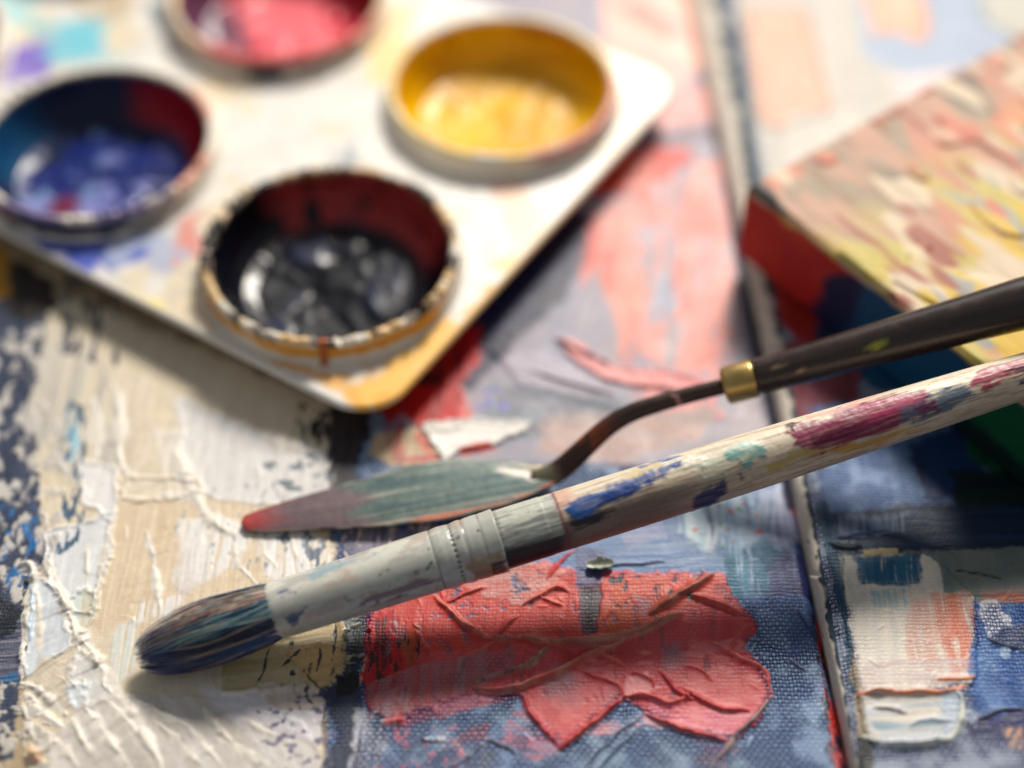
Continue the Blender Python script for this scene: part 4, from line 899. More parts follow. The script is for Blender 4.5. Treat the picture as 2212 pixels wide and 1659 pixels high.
def rim_yellow(TH, Z, cn):
    C = np.ones(TH.shape + (1,)) * CREAM
    rim = sst(ZP + 3.2, ZP + 3.9, Z)
    C = mixc(C, (246, 218, 150), rim * sst(0.36, 0.52, cn(5, Z, 8, 2)))
    C = mixc(C, (232, 160, 150), rim * sst(0.9, 0.5, adiff(TH, -35)) * sst(0.3, 0.5, cn(7, Z, 4, 3)))
    C = mixc(C, (150, 40, 44), (1 - rim) * sst(ZP + 1.6, ZP + 2.6, Z) * sst(0.5, 0.25, adiff(TH, -52)))
    return C
def film_yellow(TH, R, Z, X_, Y_, nf, sw, floor):
    C = full_c(TH, (240, 186, 0))
    wall = 1 - floor
    C = mixc(C, (214, 158, 0), wall * sst(0.40, 0.60, fbm(X_ / 8 + 4, Y_ / 8 + Z / 6, 22, 3)))
    C = mixc(C, (176, 90, 4), wall * sst(0.4, 0.2, adiff(TH, 62)) * sst(ZP + 1, ZP + 3.4, Z))
    C = mixc(C, (210, 160, 30), floor * sst(0.42, 0.56, nf + 0.05))
    C = mixc(C, (226, 170, 10), floor * sst(0.46, 0.62, sw))
    C = mixc(C, (246, 222, 160), sst(ZP + 4.0, ZP + 4.5, Z))
    return C
def rim_blue(TH, Z, cn):
    C = np.ones(TH.shape + (1,)) * CREAM
    rim = sst(ZP + 3.2, ZP + 3.9, Z)
    front = sst(1.2, 0.8, adiff(TH, 262))
    C = mixc(C, (120, 106, 150), rim * front * sst(0.32, 0.45, cn(8, Z, 3, 2)))
    C = mixc(C, (28, 36, 70), (1 - rim) * front * sst(ZP + 0.4, ZP + 1.6, Z + 2 * (cn(6, Z * 0, 1, 4) - 0.5)))
    C = mixc(C, (140, 136, 130), (1 - rim) * front * sst(0.5, 0.58, cn(5, Z * 0, 1, 6)))
    C = mixc(C, (236, 170, 150), rim * sst(0.35, 0.15, adiff(TH, 30)))
    C = mixc(C, (236, 170, 150), rim * sst(0.35, 0.15, adiff(TH, -25)))
    C = mixc(C, (120, 24, 24), (1 - rim) * sst(0.5, 0.3, adiff(TH, 215)) * sst(ZP + 1, ZP + 2, Z))
    return C
def film_blue(TH, R, Z, X_, Y_, nf, sw, floor):
    C = full_c(TH, (22, 32, 66))
    wall = 1 - floor
    C = mixc(C, (20, 70, 110), wall * sst(0.7, 0.3, adiff(TH, 165)))
    C = mixc(C, (168, 18, 36), wall * sst(0.95, 0.6, adiff(TH, 35)) * sst(ZP + 4.5, ZP + 2.5, Z + 4 * (fbm(X_ / 5, Y_ / 5, 41, 2) - 0.5)))
    C = mixc(C, (26, 40, 108), floor * sst(0.36, 0.52, nf))
    C = mixc(C, (134, 164, 206), floor * sst(0.50, 0.62, sw) * sst(2, -6, X_))
    C = mixc(C, (120, 124, 184), floor * sst(0.60, 0.72, sw))
    C = mixc(C, (110, 40, 70), floor * sst(5, 2, np.hypot(X_ + 7, Y_ + 10)))
    C = mixc(C, (196, 170, 196), sst(ZP + 4.0, ZP + 4.5, Z) * sst(1.2, 0.8, adiff(TH, 262)))
    C = mixc(C, (232, 222, 210), sst(ZP + 4.0, ZP + 4.5, Z) * (1 - sst(1.2, 0.8, adiff(TH, 262))))
    return C
def rim_red(TH, Z, cn):
    C = np.ones(TH.shape + (1,)) * CREAM
    rim = sst(ZP + 3.2, ZP + 3.9, Z)
    C = mixc(C, (240, 210, 170), rim * sst(0.4, 0.5, cn(6, Z, 5, 2)))
    C = mixc(C, (236, 120, 116), rim * sst(1.1, 0.7, adiff(TH, 285)))
    C = mixc(C, (120, 60, 70), (1 - rim) * sst(1.2, 0.9, adiff(TH, 262)) * sst(ZP + 0.8, ZP + 2, Z + 2 * (cn(6, Z * 0, 1, 4) - 0.5)))
    C = mixc(C, (44, 46, 54), (1 - rim) * sst(0.2, 0.1, adiff(TH, 268)))
    return C
def film_red(TH, R, Z, X_, Y_, nf, sw, floor):
    C = full_c(TH, (206, 40, 62))
    wall = 1 - floor
    C = mixc(C, (96, 60, 84), sst(0.9, 0.5, adiff(TH, 185)))
    C = mixc(C, (118, 122, 140), sst(0.25, 0.1, adiff(TH, 205)) * wall)
    C = mixc(C, (150, 16, 30), wall * sst(0.9, 0.5, adiff(TH, 20)))
    C = mixc(C, (236, 110, 120), floor * sst(0.45, 0.6, sw))
    C = mixc(C, (226, 150, 170), sst(0.3, 0.1, adiff(TH, -25)) * sst(0.4, 0.5, nf))
    C = mixc(C, (238, 130, 116), sst(ZP + 2, ZP + 4.6, Z) * sst(1.0, 0.6, adiff(TH, 280)))
    C = mixc(C, (238, 206, 166), sst(ZP + 4.0, ZP + 4.5, Z) * sst(0.9, 0.6, adiff(TH, 205)))
    return C
cup((0, 0), 'black', film_black, rim_black, 1.0, 0.7)
cup((1, 0), 'yellow', film_yellow, rim_yellow, 0.35, 0.35)
cup((0, 1), 'blue', film_blue, rim_blue, 0.8, 0.8)
cup((1, 1), 'red', film_red, rim_red, 0.7, 0.9)
cup((0, 2), 'blue', film_blue, rim_blue, 0.5, 1.0)
cup((1, 2), 'yellow', film_yellow, rim_yellow, 0.4, 0.8)

# ------------------------------------------------------------------ small deep canvas caked with paint, lying on the right canvas
ZK = 22.0; TK = 17.6
A3 = G(1615, 405, ZK); B3 = G(2070, 757, ZK); C3 = G(2212, 113, ZK)
u = B3 - A3; u /= np.linalg.norm(u); Lu = 98.0
v = C3 - A3; v -= u * (v @ u); v /= np.linalg.norm(v); nrm = np.cross(u, v); nrm /= np.linalg.norm(nrm)
if nrm[2] < 0: nrm = -nrm
Lv = 105.0
gu = np.linspace(0, Lu, 330); gv = np.concatenate([np.linspace(0, 60, 180), np.linspace(60, Lv, 60)[1:]])
UU, VV = np.meshgrid(gu, gv)
st = fbm(UU / 22, VV / 2.2, 5, 3); bl = fbm(UU / 16 + 3, VV / 11, 9, 3)
hh = 0.5 + 0.9 * (fbm(UU / 14, VV / 7, 15, 3) - 0.5) + 0.3 * (st - 0.5)
blobs = sst(0.55, 0.60, fbm(UU / 12 + 7, VV / 8, 19, 2)); hh += 0.55 * blobs
ed = np.minimum(np.minimum(UU, Lu - UU), np.minimum(VV, Lv - VV)); hh = hh * sst(0.0, 1.0, ed) - 0.25 * sst(0.8, 0.0, ed)
Cb = lin((206, 176, 166)) * (0.9 + 0.2 * st[..., None])
Cb = mixc(Cb, (176, 168, 160), sst(0.48, 0.60, fbm(UU / 20, VV / 5, 23, 3)))
Cb = mixc(Cb, (216, 164, 152), sst(0.50, 0.62, bl))
Cb = mixc(Cb, (224, 150, 140), blobs * sst(0.4, 0.55, bl + 0.1))
Cb = mixc(Cb, (112, 116, 120), sst(0.60, 0.70, fbm(UU / 20, VV / 6, 27, 2)) * sst(24, 8, UU))
Cb = mixc(Cb, (212, 210, 136), sst(12, 30, UU + 10 * (bl - 0.5)) * sst(0.40, 0.55, fbm(UU / 14, VV / 4, 29, 3)))
Cb = mixc(Cb, (230, 206, 96), sst(28, 44, UU + 10 * (bl - 0.5)) * sst(0.46, 0.6, fbm(UU / 10, VV / 4, 33, 3)))
Cb = mixc(Cb, (232, 226, 214), sst(0.62, 0.74, fbm(UU / 14, VV / 6, 37, 2)))
Cb = mixc(Cb, (176, 188, 196), sst(0.68, 0.70, fbm(UU / 10, VV / 4, 43, 3)) * sst(20, 30, UU))
Cb = mixc(Cb, (176, 120, 112), sst(0.72, 0.80, fbm(UU / 16, VV / 5, 47, 2)))
Cb = Cb * np.array([0.86, 0.73, 0.60])
Pb = A3 + UU[..., None] * u + VV[..., None] * v + hh[..., None] * nrm
OBd = tuple(float(q) for q in A3 + u * Lu / 2 + v * Lv / 2 - np.array([0, 0, TK]))
board = empty('small_canvas', 'small deep canvas caked with pink, cream and yellow paint, its side red and navy', 'canvas', OBd)
mesh_np('paint_layer', Pb.reshape(-1, 3), ring_quads(len(gv), len(gu), False), M_BOARD, board, Cb.reshape(-1, 3), origin=OBd)
# painted sides, slightly bulging cloth with a rounded top fold
def block_side(P0, d, L, nout, colf):
    n = max(20, int(L / 0.5)); m = 40
    a = np.linspace(0, L, n); b = np.concatenate([np.linspace(0, 1.2, 10), np.linspace(1.2, TK, m - 9)[1:]])
    AA, BB = np.meshgrid(a, b)
    bulge = 0.35 * (fbm(AA / 9, BB / 7, 66, 3) - 0.5) + 0.15 * vn(AA / 2, BB / 2, 67) - 0.55 * sst(1.0, 0.0, BB) ** 2
    P = P0 + AA[..., None] * d - BB[..., None] * np.array([0, 0, 1.0]) + bulge[..., None] * nout
    P[..., 2] -= 0.05
    return mesh_np('canvas_side', P.reshape(-1, 3), ring_quads(len(b), n, False), M_BOARD, board, colf(AA, BB).reshape(-1, 3), origin=OBd)
def side_red(AA, BB):
    n1 = fbm(AA / 8, BB / 6, 68, 3); n2 = fbm(AA / 3, BB / 9, 69, 3)
    C = lin((176, 34, 28)) * (0.8 + 0.4 * n2[..., None])
    C = mixc(C, (196, 62, 40), sst(0.52, 0.62, n1) * 0.6)
    C = mixc(C, (24, 34, 74), sst(22, 26, AA + 10 * (n1 - 0.5) + 0.5 * (BB - 9)))
    C = mixc(C, (14, 84, 124), sst(28, 34, AA + 8 * (n2 - 0.5)))
    C = mixc(C, (10, 92, 54), sst(60, 63, AA + 6 * (n1 - 0.5)))
    C = mixc(C, (12, 40, 40), sst(11, 14, BB + 3 * (n2 - 0.5)) * sst(52, 58, AA))
    C = mixc(C, (200, 176, 150), sst(1.4, 0.3, BB + 2.0 * (n1 - 0.5)))
    C = mixc(C, (206, 170, 80), sst(1.6, 0.5, BB + 2.4 * (n2 - 0.5)) * sst(5, 12, AA) * sst(0.45, 0.55, n1))
    return C
def side_far(AA, BB):
    return lin((190, 170, 150)) * (0.8 + 0.4 * fbm(AA / 5, BB / 5, 70, 3)[..., None])
block_side(A3, u, Lu, -v, side_red)
block_side(A3 + u * Lu, v, Lv, u, lambda AA, BB: mixc(side_far(AA, BB), (216, 170, 50), sst(8, 2, BB + 4 * fbm(AA / 4, BB / 4, 71, 2))))
block_side(A3 + v * Lv, u, Lu, v, side_far)
block_side(A3, v, Lv, -u, side_far)
bot = [A3 + u * a + v * b - np.array([0, 0, TK]) for a, b in ((0.3, 0.3), (Lu - 0.3, 0.3), (Lu - 0.3, Lv - 0.3), (0.3, Lv - 0.3))]
mesh_np('canvas_back', bot, [(3, 2, 1, 0)], M_RAW, board, np.tile(lin((170, 160, 140)), (4, 1)), smooth=False, origin=OBd)

# ------------------------------------------------------------------ palette knife
OK = tuple(float(q) for q in G(860, 1075, 0.6))
knife = empty('palette_knife', 'palette knife with leaf-shaped smeared blade, bent neck and dark wooden handle', 'palette knife', OK)
top = np.array([(520, 1129), (527, 1113), (560, 1100), (640, 1074), (760, 1040), (860, 1010), (960, 991), (1060, 992), (1140, 1002), (1200, 1004)], float)
bot = np.array([(520, 1129), (530, 1143), (580, 1146), (700, 1141), (850, 1135), (960, 1120), (1030, 1106), (1100, 1087), (1160, 1062), (1214, 1034)], float)
def resamp(P, n, k=1.0):
    d = np.concatenate([[0], np.cumsum(np.hypot(*np.diff(P, axis=0).T))]); t = np.linspace(0, 1, n) ** k * d[-1]
    return np.stack([np.interp(t, d, P[:, i]) for i in range(P.shape[1])], -1)
NT_, NX_ = 110, 64
T_, B_ = resamp(top, NT_, 1.15), resamp(bot, NT_, 1.15)
V = np.zeros((NT_, NX_, 3)); Cc = np.zeros((NT_, NX_, 3))
for i in range(NT_):
    f = i / (NT_ - 1); z = 1.5 + 1.7 * f ** 1.3
    for j in range(NX_):
        g = j / (NX_ - 1); p = T_[i] * (1 - g) + B_[i] * g
        V[i, j] = G(p[0], p[1], z + 0.18 * math.sin(math.pi * g))
F_ = np.repeat(np.linspace(0, 1, NT_)[:, None], NX_, 1); G_ = np.repeat(np.linspace(0, 1, NX_)[None], NT_, 0)
xw = V[..., 0]; yw = V[..., 1] - 0.20 * xw
s1 = 0.6 * vn(xw / 26, yw / 0.42, 51) + 0.4 * vn(xw / 14 + 4, yw / 0.22, 52); s2 = 0.65 * vn(xw / 30, yw / 0.9, 55) + 0.35 * vn(xw / 18, yw / 0.3, 56)
Cc = lin((118, 98, 104)) * (0.8 + 0.4 * s1[..., None])
Cc = mixc(Cc, (190, 66, 66), sst(0.22, 0.05, F_ + 0.25 * (s1 - 0.5) + 0.05 * G_))
Cc = mixc(Cc, (92, 112, 108), sst(0.40, 0.48, F_ + 0.2 * (s2 - 0.5)))
Cc = mixc(Cc, (170, 172, 158), sst(0.42, 0.5, F_) * sst(0.56, 0.70, s1) * 0.9)
Cc = mixc(Cc, (66, 92, 96), sst(0.42, 0.5, F_) * sst(0.54, 0.62, s2))
Cc = mixc(Cc, (160, 150, 136), sst(0.36, 0.46, F_) * sst(0.62, 0.80, G_) * sst(0.45, 0.65, s1))
Cc = mixc(Cc, (214, 120, 90), sst(0.55, 0.62, F_) * sst(0.86, 0.95, G_) * sst(0.35, 0.5, s2))
Cc = mixc(Cc, (222, 210, 200), poly_alpha(F_ * 10, G_ * 4, [(8.6, 0.5), (9.3, 1.2), (9.7, 2.0), (9.3, 2.6), (8.9, 1.8), (8.3, 1.0)], 0.15, 0.25, 0.5, 57))
Cc = mixc(Cc, (150, 140, 112), sst(0.86, 0.95, F_) * sst(0.3, 0.1, G_))
Cc = Cc * 0.74
Cc = mixc(Cc, (196, 190, 180), (sst(0.05, 0.0, G_) + sst(0.97, 1.0, G_)) * sst(0.4, 0.6, vn(xw / 3, yw, 58)) * 0.8)
Vt = V.copy(); Vb = V.copy(); Vb[..., 2] -= 0.55
Vt[:, 0, 2] -= 0.12; Vt[:, -1, 2] -= 0.12
VV2 = np.concatenate([Vt.reshape(-1, 3), Vb.reshape(-1, 3)]); nb = NT_ * NX_
q1 = ring_quads(NT_, NX_, False)[:, ::-1]; q2 = ring_quads(NT_, NX_, False) + nb
i0 = np.arange(NT_) * NX_; i1 = i0 + NX_ - 1
sideq = np.concatenate([np.stack([i0[:-1], i0[:-1] + nb, i0[1:] + nb, i0[1:]], -1), np.stack([i1[1:], i1[1:] + nb, i1[:-1] + nb, i1[:-1]], -1)])
endq = np.stack([np.arange(NX_ - 1) + (NT_ - 1) * NX_, np.arange(1, NX_) + (NT_ - 1) * NX_, np.arange(1, NX_) + (NT_ - 1) * NX_ + nb, np.arange(NX_ - 1) + (NT_ - 1) * NX_ + nb], -1)
cols2 = np.concatenate([Cc.reshape(-1, 3), Cc.reshape(-1, 3) * 0.6])
mesh_np('blade', VV2, np.concatenate([q1, q2, sideq, endq]), M_BLADE, knife, cols2, origin=OK)

def sweep(path, rads, ns=48, squash=None, caps=True):
    """tube along a world path; returns ring vertices (n, ns, 3), angles, frames"""
    path = np.asarray(path, float); n = len(path)
    tan = np.gradient(path, axis=0); tan /= np.linalg.norm(tan, axis=1)[:, None]
    camp = np.array([0, 0, CAM_H])
    th = np.linspace(0, 2 * math.pi, ns, endpoint=False)
    out = np.zeros((n, ns, 3))
    for i in range(n):
        a = camp - path[i]; a -= tan[i] * (a @ tan[i]); a /= np.linalg.norm(a)      # faces the viewer's side
        b = np.cross(tan[i], a); b = b if b[1] > 0 else -b
        r = rads[i]; sq = 1.0 if squash is None else squash[i]
        out[i] = path[i] + r * (np.cos(th)[:, None] * a * sq + np.sin(th)[:, None] * b)
    return out, th
def capped(V):
    n, ns, _ = V.shape
    c0, c1 = V[0].mean(0), V[-1].mean(0)
    VV = np.concatenate([V.reshape(-1, 3), [c0, c1]])
    Q = list(ring_quads(n, ns))
    for k in range(0, ns, 2):
        Q.append((n * ns, (k + 2) % ns, k + 1, k)); o = (n - 1) * ns; Q.append((n * ns + 1, o + k, o + k + 1, o + (k + 2) % ns))
    return VV, np.array(Q)
def curve(P, n):
    P = np.asarray(P, float)
    for _ in range(3):
        Q = [P[0]]
        for i in range(len(P) - 1): Q += [P[i] * 0.75 + P[i + 1] * 0.25, P[i] * 0.25 + P[i + 1] * 0.75]
        P = np.array(Q + [P[-1]])
    return resamp(P, n)
nk = [(1150, 1036, 2.9), (1195, 1026, 3.3), (1225, 1003, 4.6), (1262, 968, 7.0), (1312, 921, 9.8), (1360, 892, 11.4), (1420, 872, 12.6), (1490, 852, 14.0), (1566, 834, 15.5)]
pth = curve([G(*p) for p in nk], 70)
sN = np.linspace(0, 1, 70)
rad = np.interp(sN, [0, 0.10, 0.2, 0.45, 0.7, 1], [1.6, 2.1, 2.0, 1.75, 1.6, 1.45])
sqs = np.interp(sN, [0, 0.12, 0.3, 1], [0.25, 0.45, 0.75, 0.9])
V, th_ = sweep(pth, rad, 28, sqs)
nn = fbm(V[..., 0] / 3, V[..., 1] / 3, 71, 3)
Cn = lin((58, 42, 36)) * (0.6 + 0.8 * nn[..., None])
SS = np.repeat(sN[:, None], 28, 1)
Cn = mixc(Cn, (120, 52, 20), sst(0.5, 0.3, SS) * sst(0.08, 0.2, SS) * sst(0.35, 0.55, nn))
Cn = mixc(Cn, (130, 124, 100), sst(0.16, 0.08, SS))
Cn = mixc(Cn, (196, 140, 140), sst(0.84, 0.88, fbm(V[..., 0] / 1.2, V[..., 1] / 1.2, 73, 2)))
VV_, QQ_ = capped(V)
mesh_np('neck', VV_, QQ_, M_BLADE, knife, np.concatenate([Cn.reshape(-1, 3), Cn[0, :1], Cn[-1, :1]]), origin=OK)
H0 = G(1566, 834, 15.5); H1 = G(2212, 655, 33.5); hd = (H1 - H0) / np.linalg.norm(H1 - H0); HL = np.linalg.norm(H1 - H0)
def hpt(s): return H0 + hd * s
fs = np.array([-0.4, -0.3, 0.0, 0.3, 0.6, 3.0, 5.2, 5.5, 5.8]); fr = np.array([1.2, 2.6, 3.25, 3.45, 3.5, 3.52, 3.5, 3.4, 3.2])
V, _ = sweep([hpt(s) for s in fs], fr, 48)
VV_, QQ_ = capped(V); nn = fbm(VV_[:, 0] / 2, VV_[:, 1] / 2, 75, 3)
mesh_np('ferrule', VV_, QQ_, M_BRASS, knife, lin((186, 158, 100)) * (0.6 + 0.6 * nn[:, None]), origin=OK)
hs_ = np.concatenate([[5.7, 5.75, 6.0, 6.4], np.linspace(7, HL + 34, 60), HL + 34 + 3.6 * np.sin(np.linspace(0.2, 1.55, 8))])
hr = np.interp(hs_, [5.7, 5.75, 6.0, 6.4, 10, 25, 45, HL, HL + 34], [0.5, 2.9, 3.2, 3.3, 3.35, 3.75, 4.25, 4.6, 4.4])
hr[-8:] = 4.4 * np.cos(np.linspace(0.2, 1.55, 8))
V, _ = sweep([hpt(s) for s in hs_], hr, 56)
SS = np.repeat(hs_[:, None], 56, 1); TT = np.repeat(np.linspace(0, 2 * math.pi, 56, endpoint=False)[None], len(hs_), 0)
gr = fbm(SS / 9, np.sin(TT) * 5 + np.cos(TT), 77, 3)
Ch = lin((46, 34, 30)) * (0.55 + 0.9 * gr[..., None])
for (px, py, rx, c) in ((1682, 792, 0.9, (180, 150, 120)), (1900, 745, 1.3, (150, 150, 40)), (1868, 752, 0.9, (120, 124, 50)), (2050, 700, 0.7, (150, 130, 100)), (1730, 800, 0.5, (150, 120, 100))):
    g = np.linalg.norm(proj(V) - np.array([px, py]), axis=-1) / 12.0
    Ch = mixc(Ch, c, sst(rx, rx * 0.6, g * (0.8 + 0.6 * fbm(V[..., 0] / 0.8, V[..., 1] / 0.8, 79, 2))) * (np.cos(TT) > -0.2))
VV_, QQ_ = capped(V)
mesh_np('handle', VV_, QQ_, M_DARKH, knife, np.concatenate([Ch.reshape(-1, 3), Ch[0, :1], Ch[-1, :1]]), origin=OK)

# ------------------------------------------------------------------ paintbrush
Pa = G(586, 1322, 8.4); Pe = G(2212, 812, 27.2)
bd = (Pe - Pa); BL = np.linalg.norm(bd); bd /= BL
OBr = tuple(float(q) for q in G(330, 1425, 0.6))
brush = empty('paintbrush', 'round paintbrush with grey paint-stained ferrule and spattered wooden handle, bristles on white paint', 'paintbrush', OBr)
img0 = proj(Pa); img1 = proj(Pe); dI = (img1 - img0) / np.linalg.norm(img1 - img0); nI = np.array([dI[1], -dI[0]])   # nI points up the picture
if nI[1] > 0: nI = -nI
sgrid = np.linspace(-5, BL * 1.7, 800); pxgrid = (proj(Pa + bd * sgrid[:, None]) - img0) @ dI
def s_at(px): return float(np.interp((np.array([px, 0]) - img0)[0] / dI[0], pxgrid, sgrid))     # axis position seen at photo x
def along(s): return np.interp(s, sgrid, pxgrid)
def halfw(sp): return np.interp(sp, [0, 500, 700, 1150, 1700, 2300], [62, 68, 65, 63, 50, 38])
def ST(pts):
    r = []
    for p in pts:
        d = np.array(p, float) - img0; r.append((d @ dI, (d @ nI) / halfw(d @ dI)))
    return np.array(r)
def spaint(C, SP, T, pts, c, soft=5, rough=7, rs=16, seed=0, dry=None, alpha=1.0, H=None, h=0.0):
    P = ST(pts); P = np.stack([P[:, 0], P[:, 1] * 62], -1)
    d_, _, in_, _ = Canvas.seg(SP, T * 62, P, True); d_ = np.where(in_, d_, -d_)
    d_ = d_ + (fbm(SP / rs, T * 62 / rs, seed, 3) - 0.5) * 2 * rough + (fbm(SP / 70, T * 62 / 3.2, seed + 3, 3) - 0.5) * 2 * rough * 1.2
    a = sst(-soft, soft, d_) * alpha * (0.80 + 0.20 * sst(0.3, 0.6, fbm(SP / 60, T * 62 / 4, seed + 11, 2)))
    if dry is not None: a = a * sst(dry - 0.1, dry + 0.1, fbm(SP / 60, T * 62 / 5, seed + 5, 3))
    if H is not None and h: H += a * h * (0.6 + 0.8 * fbm(SP / 9, T * 62 / 7, seed + 7, 3))
    return mixc(C, c, a)
# ferrule
xf = np.concatenate([np.linspace(586, 930, 90), np.linspace(931, 1062, 130), np.linspace(1063, 1080, 14)])
sf = np.array([s_at(x) for x in xf])
rf = np.interp(xf, [586, 700, 940, 1060, 1080], [4.78, 4.92, 5.2, 5.4, 5.5])
for x0, w_, d_ in ((944, 5, -0.09), (960, 8, 0.07), (986, 7, -0.12), (1003, 6, 0.06), (1014, 3, -0.08), (1036, 8, 0.04), (1050, 3, -0.03)):
    rf = rf + d_ * np.exp(-((xf - x0) / w_) ** 2)
rf[:3] -= np.array([0.25, 0.12, 0.04]); rf[-1] -= 0.15
V, th_ = sweep([Pa + bd * s for s in sf], rf, 160)
SP = np.repeat(along(sf)[:, None], 160, 1); TH = np.repeat(th_[None], len(sf), 0); T = np.sin(TH)
# little dimples punched round the crimp
ax0 = along(s_at(986)); cnt = 34
dim = np.exp(-((SP - ax0) / 3.4) ** 2) * np.exp(-(((TH / (2 * math.pi) * cnt) % 1 - 0.5) / 0.22) ** 2)
dirs = V - (np.array([Pa + bd * s for s in sf]))[:, None]; dirs /= np.linalg.norm(dirs, axis=-1)[..., None]
nz = fbm(SP / 30, T * 3, 81, 3)
V = V - dirs * (0.22 * dim + 0.06 * (nz - 0.5))[..., None]
Cf = lin((182, 183, 176)) * (0.88 + 0.24 * fbm(SP / 90, T * 5, 83, 3)[..., None])
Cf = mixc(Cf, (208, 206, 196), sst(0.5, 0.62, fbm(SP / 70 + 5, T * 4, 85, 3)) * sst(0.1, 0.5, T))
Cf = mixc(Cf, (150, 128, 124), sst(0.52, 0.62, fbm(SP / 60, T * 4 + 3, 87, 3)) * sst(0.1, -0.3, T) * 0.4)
Cf = mixc(Cf, (186, 160, 142), sst(0.66, 0.74, fbm(SP / 60, T * 3 + 8, 89, 3)) * 0.5)
Cf = mixc(Cf, (90, 76, 78), sst(0.77, 0.80, fbm(SP / 14, T * 5 + 8, 91, 3)) * 0.8)
Cf = mixc(Cf, (36, 38, 46), np.clip(dim * 1.4, 0, 1))
for x0, w_ in ((944, 2.2), (1012, 2.0), (1048, 2.0)):
    Cf = mixc(Cf, (86, 84, 82), np.exp(-((SP - along(s_at(x0))) / w_) ** 2) * 0.65)
for k, (pts, c, dr) in enumerate([([(622, 1332), (645, 1322), (660, 1318), (650, 1345), (630, 1350)], (64, 84, 112), None), ([(600, 1278), (625, 1270), (640, 1282), (615, 1290)], (70, 90, 140), 0.45),
      ([(800, 1160), (880, 1130), (930, 1120), (880, 1155), (820, 1180)], (196, 160, 140), 0.42), ([(1010, 1220), (1080, 1190), (1095, 1235), (1030, 1250)], (150, 124, 96), 0.3), ([(1060, 1215), (1090, 1205), (1095, 1240), (1062, 1245)], (44, 34, 40), 0.36),
      ([(780, 1290), (900, 1250), (960, 1250), (800, 1310)], (120, 96, 104), 0.40), ([(660, 1240), (800, 1190), (820, 1196), (680, 1250)], (150, 170, 180), 0.5)]):
    Cf = spaint(Cf, SP, T, pts, c, 4, 6, 12, 90 + k, dr)
VV_, QQ_ = capped(V)
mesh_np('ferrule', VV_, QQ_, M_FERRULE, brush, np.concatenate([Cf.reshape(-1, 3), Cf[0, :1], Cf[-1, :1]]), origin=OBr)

# handle
xh = np.concatenate([[1076, 1079, 1082, 1086], np.linspace(1090, 2230, 420), np.linspace(2236, 2600, 40)])
sh_ = np.array([s_at(x) for x in xh]); sh_ = np.concatenate([sh_, sh_[-1] + 3.2 * np.sin(np.linspace(0.2, 1.55, 7))])
rh = np.interp(xh, [1076, 1082, 1090, 1180, 1182, 1300, 1500, 1700, 2000, 2212, 2600], [4.8, 5.02, 5.04, 5.06, 4.99, 5.02, 5.02, 4.86, 4.35, 3.92, 3.0])
rh = np.concatenate([rh, 3.2 * np.cos(np.linspace(0.2, 1.55, 7))])
V, th_ = sweep([Pa + bd * s for s in sh_], rh, 140)
SP = np.repeat(along(sh_)[:, None], 140, 1); TH = np.repeat(th_[None], len(sh_), 0); T = np.sin(TH); FR = sst(-0.5, 0.1, np.cos(TH))
g1 = fbm(SP / 130, TH * 9, 93, 4); g2 = fbm(SP / 60, TH * 16, 95, 3); g3 = fbm(SP / 40, T * 3, 97, 3)
Hh = 0.10 * (g2 - 0.5) + 0.05 * (fbm(SP / 8, TH * 8, 98, 3) - 0.5)
Cw = lin((200, 184, 162)) * (0.80 + 0.4 * g1[..., None])
Cw = mixc(Cw, (150, 118, 92), sst(0.52, 0.64, g2) * 0.55)
sx = lambda x: along(s_at(x))
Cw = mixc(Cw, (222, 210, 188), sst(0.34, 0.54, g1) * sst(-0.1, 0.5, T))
Cw = mixc(Cw, (106, 86, 80), sst(0.25, -0.2, T + 0.4 * (g3 - 0.5)) * sst(sx(1620), sx(1380), SP) * 0.85)  # browner lower side, its shade put into the wood colour
Cw = mixc(Cw, (188, 190, 178), sst(sx(1214), sx(1206), SP + 8 * (g2 - 0.5)) * sst(-0.45, -0.25, T + 0.25 * (g2 - 0.5)))
Cw = mixc(Cw, (120, 122, 124), sst(sx(1212), sx(1204), SP) * sst(0.50, 0.60, fbm(SP / 100, TH * 14, 99, 3)) * 0.8)
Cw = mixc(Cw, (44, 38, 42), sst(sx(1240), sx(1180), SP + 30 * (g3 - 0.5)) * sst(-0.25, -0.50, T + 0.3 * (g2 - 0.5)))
Cw = mixc(Cw, (124, 58, 62), np.exp(-((SP - sx(1211) - 3 * (g2 - 0.5)) / 4.0) ** 2) * 0.9)
Cw = mixc(Cw, (206, 150, 128), sst(sx(1212), sx(1216), SP) * sst(sx(1262), sx(1230), SP) * sst(0.2, 0.6, T) * 0.7)
Cw = mixc(Cw, (40, 44, 60), np.exp(-((SP - sx(1084)) / 2.5) ** 2) * 0.6)
